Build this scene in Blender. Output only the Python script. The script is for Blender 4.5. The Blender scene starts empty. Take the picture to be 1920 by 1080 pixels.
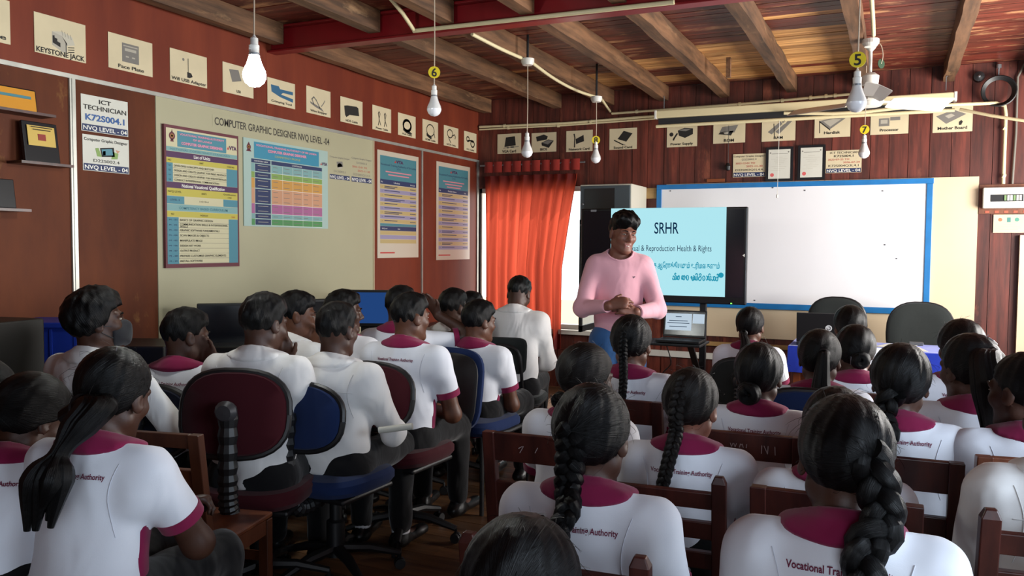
import bpy, bmesh, math, random
import numpy as np
from math import sin, cos, pi, radians as R, atan2, sqrt, acos
from mathutils import Vector as V, Matrix as M, noise as mnoise
from mathutils.bvhtree import BVHTree

scene = bpy.context.scene
COL = scene.collection
random.seed(7)

# ---------------------------------------------------------------- camera
YAW, PIT, ROL, FPX = .43319, -.05067, .00686, 1555.0
EYE = V((0, 0, 1.5))
_f = V((-sin(YAW) * cos(PIT), cos(YAW) * cos(PIT), sin(PIT)))
_r0 = V((cos(YAW), sin(YAW), 0)); _u0 = _r0.cross(_f)
_r = _r0 * cos(ROL) + _u0 * sin(ROL); _u = _u0 * cos(ROL) - _r0 * sin(ROL)
cam = bpy.data.cameras.new('camera'); cam.sensor_width = 36; cam.lens = 36 * FPX / 1920
cam.clip_start = .05
camo = bpy.data.objects.new('camera', cam); COL.objects.link(camo)
camo.matrix_world = M(((_r.x, _u.x, -_f.x, 0), (_r.y, _u.y, -_f.y, 0), (_r.z, _u.z, -_f.z, 1.5), (0, 0, 0, 1)))
scene.camera = camo

def ray(x, y): return _f + _r * ((x - 960) / FPX) - _u * ((y - 540) / FPX)
def at(x, y, t): return EYE + ray(x, y) * t                 # point at axis distance t
def on(x, y, ax, v):                                         # point on the plane axis = v
    d = ray(x, y); return EYE + d * ((v - EYE[ax]) / d[ax])

WX0, WX1, WY0, WY1, CZ, JZ = -4.217, 2.35, -1.7, 8.21, 3.09, 2.945   # room box, ceiling, joist underside

# ---------------------------------------------------------------- light
scene.view_settings.view_transform = 'Standard'
scene.view_settings.look = 'None'
scene.view_settings.gamma = 1
scene.view_settings.use_curve_mapping = False
scene.view_settings.exposure = 0.0
w = bpy.data.worlds.new('sky'); scene.world = w; w.use_nodes = True
nt = w.node_tree; nt.nodes.clear()
wo = nt.nodes.new('ShaderNodeOutputWorld'); bg = nt.nodes.new('ShaderNodeBackground')
bg.inputs[0].default_value = (.86, .93, 1, 1); bg.inputs[1].default_value = 2.2
nt.links.new(bg.outputs[0], wo.inputs[0])

def lamp(name, kind, loc, energy, color, size=None, look=None, size_y=None, spread=None):
    l = bpy.data.lights.new(name, kind); l.energy = energy; l.color = color
    if kind == 'AREA':
        l.shape = 'RECTANGLE'; l.size = size; l.size_y = size_y or size
        if spread: l.spread = spread
    elif kind == 'SUN': l.angle = R(1.0)
    else: l.shadow_soft_size = size or .03
    o = bpy.data.objects.new(name, l); COL.objects.link(o); o.location = loc
    if look is not None: o.rotation_euler = (V(look) - V(loc)).to_track_quat('-Z', 'Y').to_euler()
    return o
lamp('sun', 'SUN', (-4, 12, 8), 3.6, (1, .93, .82), look=(-3.05, 7.2, .5))
# daylight in the real openings of the right-hand wall, of the rear wall and of the curtained window
lamp('daylight_window_right_front', 'AREA', (WX1 + .02, 6.1, 1.6), 345, (1, .965, .92), 2.3, (0, 5.9, 2.3), 1.35)
lamp('daylight_window_right_rear', 'AREA', (WX1 + .02, 1.4, 1.6), 100, (.70, .84, 1), 2.2, (-1, 2.4, 1.0), 1.3)
lamp('daylight_door_rear', 'AREA', (.6, WY0 - .02, 1.35), 24, (.70, .83, 1), 1.5, (-.6, 3, 1.2), 1.9)
lamp('daylight_curtain_window', 'AREA', (-3.6, WY1 + .25, 1.4), 14, (1, .95, .88), 1.1, (-3.3, 5, 1.1), 1.4)

# ---------------------------------------------------------------- materials
def s2l(c):
    if isinstance(c, str):
        c = c.lstrip('#'); c = [int(c[i:i + 2], 16) / 255 for i in (0, 2, 4)]
    return tuple(((v + .055) / 1.055) ** 2.4 if v > .04045 else v / 12.92 for v in c) + (1,)
MATS = {}
def _new(name):
    m = bpy.data.materials.new(name); m.use_nodes = True; n = m.node_tree
    return m, n, n.nodes['Principled BSDF']
def plain(name, col, rough=.55, metal=0, spec=.5, bump=0, bscale=60, var=0, vscale=8, emit=0, sheen=0):
    if name in MATS: return MATS[name]
    m, n, b = _new(name); c = s2l(col)
    b.inputs['Base Color'].default_value = c; b.inputs['Roughness'].default_value = rough
    b.inputs['Metallic'].default_value = metal; b.inputs['Specular IOR Level'].default_value = spec
    if sheen: b.inputs['Sheen Weight'].default_value = sheen
    if bump or var:
        tc = n.nodes.new('ShaderNodeTexCoord')
    if bump:
        nz = n.nodes.new('ShaderNodeTexNoise'); nz.inputs['Scale'].default_value = bscale; nz.inputs['Detail'].default_value = 4
        bp = n.nodes.new('ShaderNodeBump'); bp.inputs['Strength'].default_value = bump; bp.inputs['Distance'].default_value = .004
        n.links.new(tc.outputs['Object'], nz.inputs['Vector']); n.links.new(nz.outputs[0], bp.inputs['Height']); n.links.new(bp.outputs[0], b.inputs['Normal'])
    if var:
        nz = n.nodes.new('ShaderNodeTexNoise'); nz.inputs['Scale'].default_value = vscale; nz.inputs['Detail'].default_value = 5
        rp = n.nodes.new('ShaderNodeValToRGB')
        rp.color_ramp.elements[0].color = tuple(x * (1 - var) for x in c[:3]) + (1,); rp.color_ramp.elements[0].position = .3
        rp.color_ramp.elements[1].color = tuple(min(1, x * (1 + var)) for x in c[:3]) + (1,); rp.color_ramp.elements[1].position = .7
        n.links.new(tc.outputs['Object'], nz.inputs['Vector']); n.links.new(nz.outputs[0], rp.inputs[0]); n.links.new(rp.outputs[0], b.inputs['Base Color'])
    if emit:
        b.inputs['Emission Color'].default_value = c; b.inputs['Emission Strength'].default_value = emit
    MATS[name] = m; return m
def wood(name, c1, c2, c3=None, stretch=(1, 14, 14), scale=1.6, rough=.55, worn=.0, wscale=2.0, bump=.25, rnd=.35, spec=.5):
    """grain stretched along the first small axis of `stretch`; c3 = bare wood showing through where worn"""
    if name in MATS: return MATS[name]
    m, n, b = _new(name); N = n.nodes.new; L = n.links.new
    tc = N('ShaderNodeTexCoord'); oi = N('ShaderNodeObjectInfo')
    ad = N('ShaderNodeVectorMath'); ad.operation = 'ADD'
    sc = N('ShaderNodeVectorMath'); sc.operation = 'SCALE'; sc.inputs[0].default_value = (37, 19, 53); L(oi.outputs['Random'], sc.inputs['Scale'])
    L(tc.outputs['Object'], ad.inputs[0]); L(sc.outputs[0], ad.inputs[1])
    mp = N('ShaderNodeMapping'); mp.inputs['Scale'].default_value = stretch; L(ad.outputs[0], mp.inputs[0])
    nz = N('ShaderNodeTexNoise'); nz.inputs['Scale'].default_value = scale; nz.inputs['Detail'].default_value = 7; nz.inputs['Roughness'].default_value = .62
    L(mp.outputs[0], nz.inputs['Vector'])
    rp = N('ShaderNodeValToRGB'); e = rp.color_ramp.elements
    e[0].color = s2l(c1); e[0].position = .36; e[1].color = s2l(c2); e[1].position = .66
    L(nz.outputs[0], rp.inputs[0])
    hs = N('ShaderNodeHueSaturation')
    ma = N('ShaderNodeMapRange'); ma.inputs['To Min'].default_value = 1 - rnd; ma.inputs['To Max'].default_value = 1 + rnd
    L(oi.outputs['Random'], ma.inputs[0]); L(ma.outputs[0], hs.inputs['Value']); L(rp.outputs[0], hs.inputs['Color'])
    out = hs.outputs[0]
    if c3:
        n2 = N('ShaderNodeTexNoise'); n2.inputs['Scale'].default_value = wscale; n2.inputs['Detail'].default_value = 6; n2.inputs['Roughness'].default_value = .7
        mp2 = N('ShaderNodeMapping'); mp2.inputs['Scale'].default_value = tuple(sqrt(x) for x in stretch); L(ad.outputs[0], mp2.inputs[0]); L(mp2.outputs[0], n2.inputs['Vector'])
        r2 = N('ShaderNodeValToRGB'); r2.color_ramp.elements[0].position = .62 - worn; r2.color_ramp.elements[1].position = .74 - worn
        mx = N('ShaderNodeMix'); mx.data_type = 'RGBA'; mx.inputs['B'].default_value = s2l(c3)
        L(n2.outputs[0], r2.inputs[0]); L(r2.outputs[0], mx.inputs['Factor']); L(out, mx.inputs['A']); out = mx.outputs['Result']
    L(out, b.inputs['Base Color']); b.inputs['Roughness'].default_value = rough; b.inputs['Specular IOR Level'].default_value = spec
    bp = N('ShaderNodeBump'); bp.inputs['Strength'].default_value = bump; bp.inputs['Distance'].default_value = .004
    L(nz.outputs[0], bp.inputs['Height']); L(bp.outputs[0], b.inputs['Normal'])
    MATS[name] = m; return m
def cloth(name, col, rough=.85, fold=.5, fscale=7, weave=.15, sheen=.2, var=.06):
    if name in MATS: return MATS[name]
    m, n, b = _new(name); N = n.nodes.new; L = n.links.new; c = s2l(col)
    b.inputs['Roughness'].default_value = rough; b.inputs['Sheen Weight'].default_value = sheen; b.inputs['Specular IOR Level'].default_value = .2
    tc = N('ShaderNodeTexCoord'); oi = N('ShaderNodeObjectInfo')
    ad = N('ShaderNodeVectorMath'); ad.operation = 'ADD'; L(tc.outputs['Object'], ad.inputs[0]); L(oi.outputs['Location'], ad.inputs[1])
    n1 = N('ShaderNodeTexNoise'); n1.inputs['Scale'].default_value = fscale; n1.inputs['Detail'].default_value = 2; n1.inputs['Distortion'].default_value = .7
    mp = N('ShaderNodeMapping'); mp.inputs['Scale'].default_value = (1.2, 1.2, .8); mp.inputs['Rotation'].default_value = (.3, .5, 0)
    L(ad.outputs[0], mp.inputs[0]); L(mp.outputs[0], n1.inputs['Vector'])
    n2 = N('ShaderNodeTexNoise'); n2.inputs['Scale'].default_value = 420; L(tc.outputs['Object'], n2.inputs['Vector'])
    b1 = N('ShaderNodeBump'); b1.inputs['Strength'].default_value = fold; b1.inputs['Distance'].default_value = .03; L(n1.outputs[0], b1.inputs['Height'])
    b2 = N('ShaderNodeBump'); b2.inputs['Strength'].default_value = weave; b2.inputs['Distance'].default_value = .001; L(n2.outputs[0], b2.inputs['Height']); L(b1.outputs[0], b2.inputs['Normal'])
    L(b2.outputs[0], b.inputs['Normal'])
    rp = N('ShaderNodeValToRGB'); rp.color_ramp.elements[0].color = tuple(x * (1 - var) for x in c[:3]) + (1,); rp.color_ramp.elements[1].color = tuple(min(1, x * (1 + var)) for x in c[:3]) + (1,)
    n3 = N('ShaderNodeTexNoise'); n3.inputs['Scale'].default_value = 5; L(ad.outputs[0], n3.inputs['Vector']); L(n3.outputs[0], rp.inputs[0]); L(rp.outputs[0], b.inputs['Base Color'])
    MATS[name] = m; return m
def hairmat(name, c1, c2, rough=.36):
    if name in MATS: return MATS[name]
    m, n, b = _new(name); N = n.nodes.new; L = n.links.new
    a = N('ShaderNodeAttribute'); a.attribute_name = 'flow'
    mp = N('ShaderNodeMapping'); mp.inputs['Scale'].default_value = (260, 5, 1); L(a.outputs['Vector'], mp.inputs[0])
    nz = N('ShaderNodeTexNoise'); nz.inputs['Scale'].default_value = 1; nz.inputs['Detail'].default_value = 5; nz.inputs['Roughness'].default_value = .7; L(mp.outputs[0], nz.inputs['Vector'])
    rp = N('ShaderNodeValToRGB'); rp.color_ramp.elements[0].color = s2l(c1); rp.color_ramp.elements[0].position = .35; rp.color_ramp.elements[1].color = s2l(c2); rp.color_ramp.elements[1].position = .75
    L(nz.outputs[0], rp.inputs[0]); L(rp.outputs[0], b.inputs['Base Color'])
    bp = N('ShaderNodeBump'); bp.inputs['Strength'].default_value = .6; bp.inputs['Distance'].default_value = .006; L(nz.outputs[0], bp.inputs['Height']); L(bp.outputs[0], b.inputs['Normal'])
    b.inputs['Roughness'].default_value = rough; b.inputs['Specular IOR Level'].default_value = .2
    MATS[name] = m; return m
def skinmat(name, col, rough=.5):
    if name in MATS: return MATS[name]
    m = plain(name, col, rough, var=.10, vscale=22, bump=.08, bscale=160, spec=.4)
    b = m.node_tree.nodes['Principled BSDF']; b.inputs['Subsurface Weight'].default_value = .06; b.inputs['Subsurface Radius'].default_value = (.01, .004, .002)
    return m
def emis(name, col, strength):
    if name in MATS: return MATS[name]
    m = bpy.data.materials.new(name); m.use_nodes = True; n = m.node_tree; n.nodes.clear()
    o = n.nodes.new('ShaderNodeOutputMaterial'); e = n.nodes.new('ShaderNodeEmission'); e.inputs[0].default_value = s2l(col); e.inputs[1].default_value = strength
    n.links.new(e.outputs[0], o.inputs[0]); MATS[name] = m; return m

# ---------------------------------------------------------------- mesh builder
def link(o, parent=None):
    COL.objects.link(o)
    if parent is not None: o.parent = parent
    return o
def empty(name, loc=(0, 0, 0), rz=0, mat=None):
    o = bpy.data.objects.new(name, None); o.empty_display_size = .1; COL.objects.link(o)
    if mat is not None: o.matrix_world = mat
    else: o.location = loc; o.rotation_euler = (0, 0, rz)
    return o
def tag(o, label=None, cat=None, group=None, kind=None):
    if label: o['label'] = label
    if cat: o['category'] = cat
    if group: o['group'] = group
    if kind: o['kind'] = kind
    return o
class MB:
    def __init__(s): s.v = []; s.f = []; s.m = []; s.mats = []
    def mi(s, mat):
        if mat is None: return 0
        if mat not in s.mats: s.mats.append(mat)
        return s.mats.index(mat)
    def add(s, vs, fs, mat=None):
        b = len(s.v); s.v += [tuple(p) for p in vs]; i = s.mi(mat)
        for f in fs: s.f.append(tuple(b + k for k in f)); s.m.append(i)
        return s
    def box(s, c, d, rot=None, mat=None, taper=1):
        x, y, z = d[0] / 2, d[1] / 2, d[2] / 2
        vs = [V((sx * x * (taper if sz > 0 else 1), sy * y * (taper if sz > 0 else 1), sz * z)) for sz in (-1, 1) for sx, sy in ((-1, -1), (1, -1), (1, 1), (-1, 1))]
        if rot is not None: vs = [rot @ p for p in vs]
        c = V(c); vs = [p + c for p in vs]
        return s.add(vs, [(3, 2, 1, 0), (4, 5, 6, 7), (0, 1, 5, 4), (1, 2, 6, 5), (2, 3, 7, 6), (3, 0, 4, 7)], mat)
    def b2(s, lo, hi, mat=None):
        return s.box([(a + b) / 2 for a, b in zip(lo, hi)], [b - a for a, b in zip(lo, hi)], None, mat)
    def bar(s, a, b, wd, th, up=(0, 0, 1), mat=None):
        a, b = V(a), V(b); d = (b - a); L = d.length; z = d.normalized(); x = V(up).cross(z)
        if x.length < 1e-4: x = V((1, 0, 0)).cross(z)
        x.normalize(); y = z.cross(x)
        return s.box((a + b) / 2, (wd, th, L), M((x, y, z)).transposed(), mat)
    def tube(s, pts, r, n=8, mat=None, cap=True, flat=1.0):
        pts = [V(p) for p in pts]; k = len(pts); rs = r if isinstance(r, (list, tuple)) else [r] * k
        prev = None; vs = []
        for i, p in enumerate(pts):
            t = (pts[min(i + 1, k - 1)] - pts[max(i - 1, 0)]).normalized()
            if prev is None:
                x = t.cross(V((0, 0, 1)));
                if x.length < .01: x = t.cross(V((0, 1, 0)))
            else: x = prev - t * prev.dot(t)
            x.normalize(); prev = x; y = t.cross(x)
            vs += [p + x * (cos(2 * pi * j / n) * rs[i]) + y * (sin(2 * pi * j / n) * rs[i] * flat) for j in range(n)]
        fs = [(i * n + j, i * n + (j + 1) % n, (i + 1) * n + (j + 1) % n, (i + 1) * n + j) for i in range(k - 1) for j in range(n)]
        if cap: fs += [tuple(range(n - 1, -1, -1)), tuple((k - 1) * n + j for j in range(n))]
        return s.add(vs, fs, mat)
    def lathe(s, prof, c=(0, 0, 0), n=20, mat=None, rot=None, a0=0, a1=2 * pi, sy=1.0):
        full = abs(a1 - a0 - 2 * pi) < 1e-6; m = n if full else n + 1; vs = []
        for r, z in prof:
            for j in range(m):
                a = a0 + (a1 - a0) * j / n; p = V((r * cos(a), r * sin(a) * sy, z)); vs.append((rot @ p if rot is not None else p) + V(c))
        fs = []
        for i in range(len(prof) - 1):
            for j in range(n):
                j2 = (j + 1) % m
                fs.append((i * m + j, i * m + j2, (i + 1) * m + j2, (i + 1) * m + j))
        return s.add(vs, fs, mat)
    def prism(s, pts, h, c=(0, 0, 0), rot=None, mat=None):
        """outline in local xy, extruded along local z from -h/2 to h/2"""
        n = len(pts); vs = [V((x, y, z)) for z in (-h / 2, h / 2) for x, y in pts]
        if rot is not None: vs = [rot @ p for p in vs]
        vs = [p + V(c) for p in vs]
        return s.add(vs, [tuple(range(n - 1, -1, -1)), tuple(range(n, 2 * n))] + [(j, (j + 1) % n, n + (j + 1) % n, n + j) for j in range(n)], mat)
    def mesh(s, name, bevel=0, seg=2, smooth=False):
        me = bpy.data.meshes.new(name); me.from_pydata(s.v, [], s.f)
        for m_ in s.mats: me.materials.append(m_)
        if len(s.mats) > 1: me.polygons.foreach_set('material_index', s.m)
        if bevel:
            bm = bmesh.new(); bm.from_mesh(me)
            bmesh.ops.bevel(bm, geom=[e for e in bm.edges if e.is_manifold and e.calc_face_angle(0) > .5], offset=bevel, segments=seg, profile=.5, affect='EDGES', clamp_overlap=True)
            bm.to_mesh(me); bm.free()
        if smooth:
            me.polygons.foreach_set('use_smooth', [True] * len(me.polygons))
            try: me.set_sharp_from_angle(angle=R(38))
            except Exception: pass
        me.update(); return me
    def build(s, name, mat=None, parent=None, bevel=0, seg=2, smooth=False):
        me = s.mesh(name, bevel, seg, smooth)
        if mat is not None and not s.mats: me.materials.append(mat)
        return link(bpy.data.objects.new(name, me), parent)
def copy_tree(o, parent=None):
    c = o.copy(); COL.objects.link(c)
    if parent is not None: c.parent = parent
    for ch in list(o.children): copy_tree(ch, c)
    return c
def arc_pts(path, n=10):
    """Catmull-Rom through the points"""
    P = [V(p) for p in path]; P = [P[0] * 2 - P[1]] + P + [P[-1] * 2 - P[-2]]; out = []
    for i in range(1, len(P) - 2):
        for k in range(n):
            t = k / n; a, b, c, d = P[i - 1:i + 3]
            out.append(.5 * ((2 * b) + (c - a) * t + (2 * a - 5 * b + 4 * c - d) * t * t + (3 * b - a - 3 * c + d) * t ** 3))
    return out + [P[-2]]

# flat lettering: outlines of the built-in font, turned into mesh once per string
_TX = {}
def glyphs(body, bold=0):
    k = (body, bold)
    if k not in _TX:
        c = bpy.data.curves.new('lettering', 'FONT'); c.body = body; c.size = 1; c.offset = bold; c.resolution_u = 3
        o = bpy.data.objects.new('lettering', c); COL.objects.link(o); me = o.to_mesh()
        vs = [tuple(v.co) for v in me.vertices]; fs = [tuple(p.vertices) for p in me.polygons]
        o.to_mesh_clear(); bpy.data.objects.remove(o); bpy.data.curves.remove(c)
        xs = [v[0] for v in vs] or [0, 1]; _TX[k] = (vs, fs, min(xs), max(xs))
    return _TX[k]
class Card:
    """flat printed thing on a wall; local x to the right, y up, z out of the wall; print given in fractions from the top left"""
    def __init__(s, name, wall, tl, br, paper, th=.0015, off=0.002, tilt=0, label=None, cat='poster', group=None, mid=None):
        ax, v = (0, WX0 + off) if wall == 'L' else (1, WY1 - off)
        if mid is not None: v = mid
        a, b = on(tl[0], tl[1], ax, v), on(br[0], br[1], ax, v)
        s.w = (b.y - a.y) if wall == 'L' else (b.x - a.x); s.h = a.z - b.z
        c = (a + b) / 2
        rot = M(((0, 0, 1), (1, 0, 0), (0, 1, 0))) if wall == 'L' else M(((1, 0, 0), (0, 0, -1), (0, 1, 0)))
        rot = rot @ M.Rotation(tilt, 3, 'Z')
        s.th = th; s.z = th + .0006; mb = MB(); mb.box((0, 0, th / 2), (s.w, s.h, th))
        me = mb.mesh(name); me.materials.append(paper)
        s.o = link(bpy.data.objects.new(name, me)); s.o.matrix_world = M.Translation(c) @ rot.to_4x4()
        tag(s.o, label, cat, group); s.mb = MB(); s.layer = 0
    def xy(s, x, y, lift=0): return ((x - .5) * s.w, (.5 - y) * s.h, s.z + s.layer * .0003)
    def rect(s, x0, y0, x1, y1, mat):
        s.mb.add([s.xy(x0, y1), s.xy(x1, y1), s.xy(x1, y0), s.xy(x0, y0)], [(0, 1, 2, 3)], mat); return s
    def up(s): s.layer += 1; return s
    def poly(s, pts, mat): s.mb.add([s.xy(x, y) for x, y in pts][::-1], [tuple(range(len(pts)))], mat); return s
    def line(s, pts, wd, mat):
        """thick polyline; wd as a fraction of the height"""
        P = [s.xy(*p) for p in pts]; h = wd * s.h / 2
        for (a, b) in zip(P, P[1:]):
            d = V((b[0] - a[0], b[1] - a[1])); 
            if d.length < 1e-7: continue
            d.normalize(); n = V((-d.y, d.x)) * h; e = d * h * .6; z = a[2]
            s.mb.add([(a[0] - n.x - e.x, a[1] - n.y - e.y, z), (b[0] - n.x + e.x, b[1] - n.y + e.y, z), (b[0] + n.x + e.x, b[1] + n.y + e.y, z), (a[0] + n.x - e.x, a[1] + n.y - e.y, z)], [(0, 1, 2, 3)], mat)
        return s
    def disc(s, x, y, r, mat, n=18, sx=1):
        cx, cy, z = s.xy(x, y); r *= s.h
        s.mb.add([(cx + cos(2 * pi * i / n) * r * sx, cy + sin(2 * pi * i / n) * r, z) for i in range(n)], [tuple(range(n))], mat); return s
    def text(s, body, x, y, hgt, mat, width=None, align='C', bold=0):
        """x,y = centre (or left end) of the line, hgt = capital height as a fraction of the card, width = total width fraction"""
        vs, fs, x0, x1 = glyphs(body, bold); k = hgt * s.h / .72; kx = k
        if width: kx = width * s.w / (x1 - x0)
        cx, cy, z = s.xy(x, y); ox = cx - (x1 + x0) / 2 * kx if align == 'C' else cx - x0 * kx
        s.mb.add([(ox + p[0] * kx, cy - hgt * s.h / 2 + p[1] * k, z + .0006) for p in vs], fs, mat); return s
    def done(s):
        if s.mb.f: s.mb.build('print', None, s.o)
        return s.o
# ---------------------------------------------------------------- implicit-surface bodies
f32 = np.float32
def nv(p): return np.array([p[0], p[1], p[2]], f32)
class SDF:
    """smooth union of tapered capsules, ellipsoids and cut groups, meshed with surface nets on a graded grid"""
    def __init__(s): s.p = []
    def rc(s, a, b, ra, rb, k=.02, sq=None): s.p.append(('rc', nv(a), nv(b), ra, rb, k, sq)); return s
    def el(s, c, r, rot=None, k=.02): s.p.append(('el', nv(c), nv(r), None if rot is None else np.array(rot, f32), k)); return s
    def sub(s, c, r, rot=None, k=.01): s.p.append(('sub', nv(c), nv(r), None if rot is None else np.array(rot, f32), k)); return s
    def grp(s, prims, planes=(), isect=(), k=.02): s.p.append(('grp', prims, [(nv(a), nv(b)) for a, b in planes], isect, k)); return s
    @staticmethod
    def bb(q):
        if q[0] == 'rc':
            m = max(q[3], q[4]); return np.minimum(q[1], q[2]) - m, np.maximum(q[1], q[2]) + m
        if q[0] in ('el', 'sub'):
            m = max(q[2]) if q[3] is not None else q[2]; return q[1] - m, q[1] + m
        L = [SDF.bb(z) for z in q[1].p]; return np.min([a for a, _ in L], 0), np.max([b for _, b in L], 0)
    @staticmethod
    def val(q, X, Y, Z):
        if q[0] == 'rc':
            _, a, b, ra, rb, k, sq = q; ab = b - a; dx, dy, dz = X - a[0], Y - a[1], Z - a[2]
            if sq is not None:
                n, sc = nv(sq[0]), sq[1]; d = dx * n[0] + dy * n[1] + dz * n[2]; e = f32(1 / sc - 1)
                dx = dx + d * n[0] * e; dy = dy + d * n[1] * e; dz = dz + d * n[2] * e; ab = ab + n * (ab @ n) * e
            L = max(float(ab @ ab), 1e-9)
            t = np.clip((dx * ab[0] + dy * ab[1] + dz * ab[2]) / f32(L), 0, 1)
            return np.sqrt((dx - t * ab[0]) ** 2 + (dy - t * ab[1]) ** 2 + (dz - t * ab[2]) ** 2) - (f32(ra) + t * f32(rb - ra))
        if q[0] in ('el', 'sub'):
            c, r, rot = q[1], q[2], q[3]; dx, dy, dz = X - c[0], Y - c[1], Z - c[2]
            if rot is not None:
                dx, dy, dz = (dx * rot[0, i] + dy * rot[1, i] + dz * rot[2, i] for i in range(3))
            u = (dx / r[0]) ** 2 + (dy / r[1]) ** 2 + (dz / r[2]) ** 2
            g = (dx / r[0] ** 2) ** 2 + (dy / r[1] ** 2) ** 2 + (dz / r[2] ** 2) ** 2
            u = np.sqrt(u); return u * (u - 1) / np.sqrt(g + 1e-9)
        F = q[1].field(X, Y, Z)
        for a, n in q[2]: F = np.maximum(F, (X - a[0]) * n[0] + (Y - a[1]) * n[1] + (Z - a[2]) * n[2])
        for e in q[3]: F = np.maximum(F, e(X, Y, Z) if callable(e) else SDF.val(e, X, Y, Z))
        return F
    def field(s, X, Y, Z):
        F = np.full((X.shape[0], Y.shape[1], Z.shape[2]), 9, f32); xs, ys, zs = X[:, 0, 0], Y[0, :, 0], Z[0, 0, :]
        for q in s.p:
            k = q[4] if q[0] != 'rc' else q[5]; lo, hi = SDF.bb(q); m = k + .03
            sl = tuple(slice(max(0, np.searchsorted(a, l - m)), np.searchsorted(a, h + m)) for a, l, h in zip((xs, ys, zs), lo, hi))
            if any(t.stop <= t.start for t in sl): continue
            d = SDF.val(q, X[sl[0]], Y[:, sl[1]], Z[:, :, sl[2]]); o = F[sl]
            if q[0] == 'sub':
                d = -d; h = np.maximum(k - np.abs(o - d), 0) / k; F[sl] = np.maximum(o, d) + h * h * (k / 4)
            else:
                h = np.maximum(k - np.abs(o - d), 0) / k; F[sl] = np.minimum(o, d) - h * h * (k / 4)
        return F
    def mesh(s, name, h, fine=(), post=None, smooth=1, pad=.03):
        L = [SDF.bb(q) for q in s.p if q[0] != 'sub']; lo = np.min([a for a, _ in L], 0) - pad; hi = np.max([b for _, b in L], 0) + pad
        ax = []
        for d in range(3):
            c, o = lo[d], [lo[d]]
            while c < hi[d]:
                st = h
                for a, b, hf in fine:
                    if a[d] - h <= c <= b[d]: st = min(st, hf)
                c += st; o.append(c)
            ax.append(np.array(o, f32))
        X, Y, Z = ax[0][:, None, None], ax[1][None, :, None], ax[2][None, None, :]
        F = s.field(X, Y, Z)
        if post is not None: F = post(F, X, Y, Z)
        Vv, Q = snet(F, ax)
        if smooth: Vv = relax(Vv, Q, smooth)
        return npmesh(name, Vv, Q), Vv
def snet(F, ax):
    S = F < 0; cnt = np.zeros(tuple(n - 1 for n in F.shape), np.int8)
    O = [(i, j, k) for i in (0, 1) for j in (0, 1) for k in (0, 1)]
    sl = lambda o: tuple(slice(o[d], F.shape[d] - 1 + o[d]) for d in range(3))
    for o in O: cnt += S[sl(o)]
    act = (cnt > 0) & (cnt < 8); I = np.argwhere(act); n = len(I)
    vid = np.full(act.shape, -1, np.int32); vid[act] = np.arange(n)
    acc = np.zeros((n, 3), f32); c = np.zeros(n, f32)
    for o in O:
        for d in range(3):
            if o[d]: continue
            e = list(o); e[d] = 1
            f0 = F[I[:, 0] + o[0], I[:, 1] + o[1], I[:, 2] + o[2]]; f1 = F[I[:, 0] + e[0], I[:, 1] + e[1], I[:, 2] + e[2]]
            m = (f0 < 0) != (f1 < 0); t = f0[m] / (f0[m] - f1[m]); p = np.tile(np.array(o, f32), (m.sum(), 1)); p[:, d] = t
            acc[m] += p; c[m] += 1
    acc /= c[:, None]; P = np.empty_like(acc)
    for d in range(3): P[:, d] = ax[d][I[:, d]] + acc[:, d] * (ax[d][I[:, d] + 1] - ax[d][I[:, d]])
    Qs = []
    for d in range(3):
        a, b = (d + 1) % 3, (d + 2) % 3
        lo = [slice(1, -1)] * 3; lo[d] = slice(0, -1); hi = list(lo); hi[d] = slice(1, None)
        A, B = S[tuple(lo)], S[tuple(hi)]; E = np.argwhere(A != B)
        off = np.ones(3, int); off[d] = 0; E = E + off
        def cell(da, db):
            K = E.copy(); K[:, a] -= da; K[:, b] -= db; return vid[K[:, 0], K[:, 1], K[:, 2]]
        q = np.stack([cell(1, 1), cell(0, 1), cell(0, 0), cell(1, 0)], 1)
        ins = S[E[:, 0], E[:, 1], E[:, 2]]; q[~ins] = q[~ins][:, ::-1]; Qs.append(q)
    return P, np.concatenate(Qs)
def relax(P, Q, it):
    E = np.concatenate([Q[:, [0, 1]], Q[:, [1, 2]], Q[:, [2, 3]], Q[:, [3, 0]]]); E = np.concatenate([E, E[:, ::-1]]); n = len(P)
    deg = np.bincount(E[:, 0], minlength=n)[:, None]
    for _ in range(it):
        A = np.stack([np.bincount(E[:, 0], P[E[:, 1], d], n) for d in range(3)], 1) / np.maximum(deg, 1)
        P = P * .5 + A * .5
    return P
def npmesh(name, P, Q, smooth=True):
    me = bpy.data.meshes.new(name); k = Q.shape[1]
    me.vertices.add(len(P)); me.vertices.foreach_set('co', np.ascontiguousarray(P, f32).ravel())
    me.loops.add(Q.size); me.loops.foreach_set('vertex_index', np.ascontiguousarray(Q, np.int32).ravel())
    me.polygons.add(len(Q)); me.polygons.foreach_set('loop_start', np.arange(0, Q.size, k, dtype=np.int32))
    if smooth: me.polygons.foreach_set('use_smooth', np.ones(len(Q), bool))
    me.update(calc_edges=True); return me
def setflow(me, fl):
    a = me.attributes.new('flow', 'FLOAT_VECTOR', 'POINT'); a.data.foreach_set('vector', np.ascontiguousarray(fl, f32).ravel())

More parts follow.
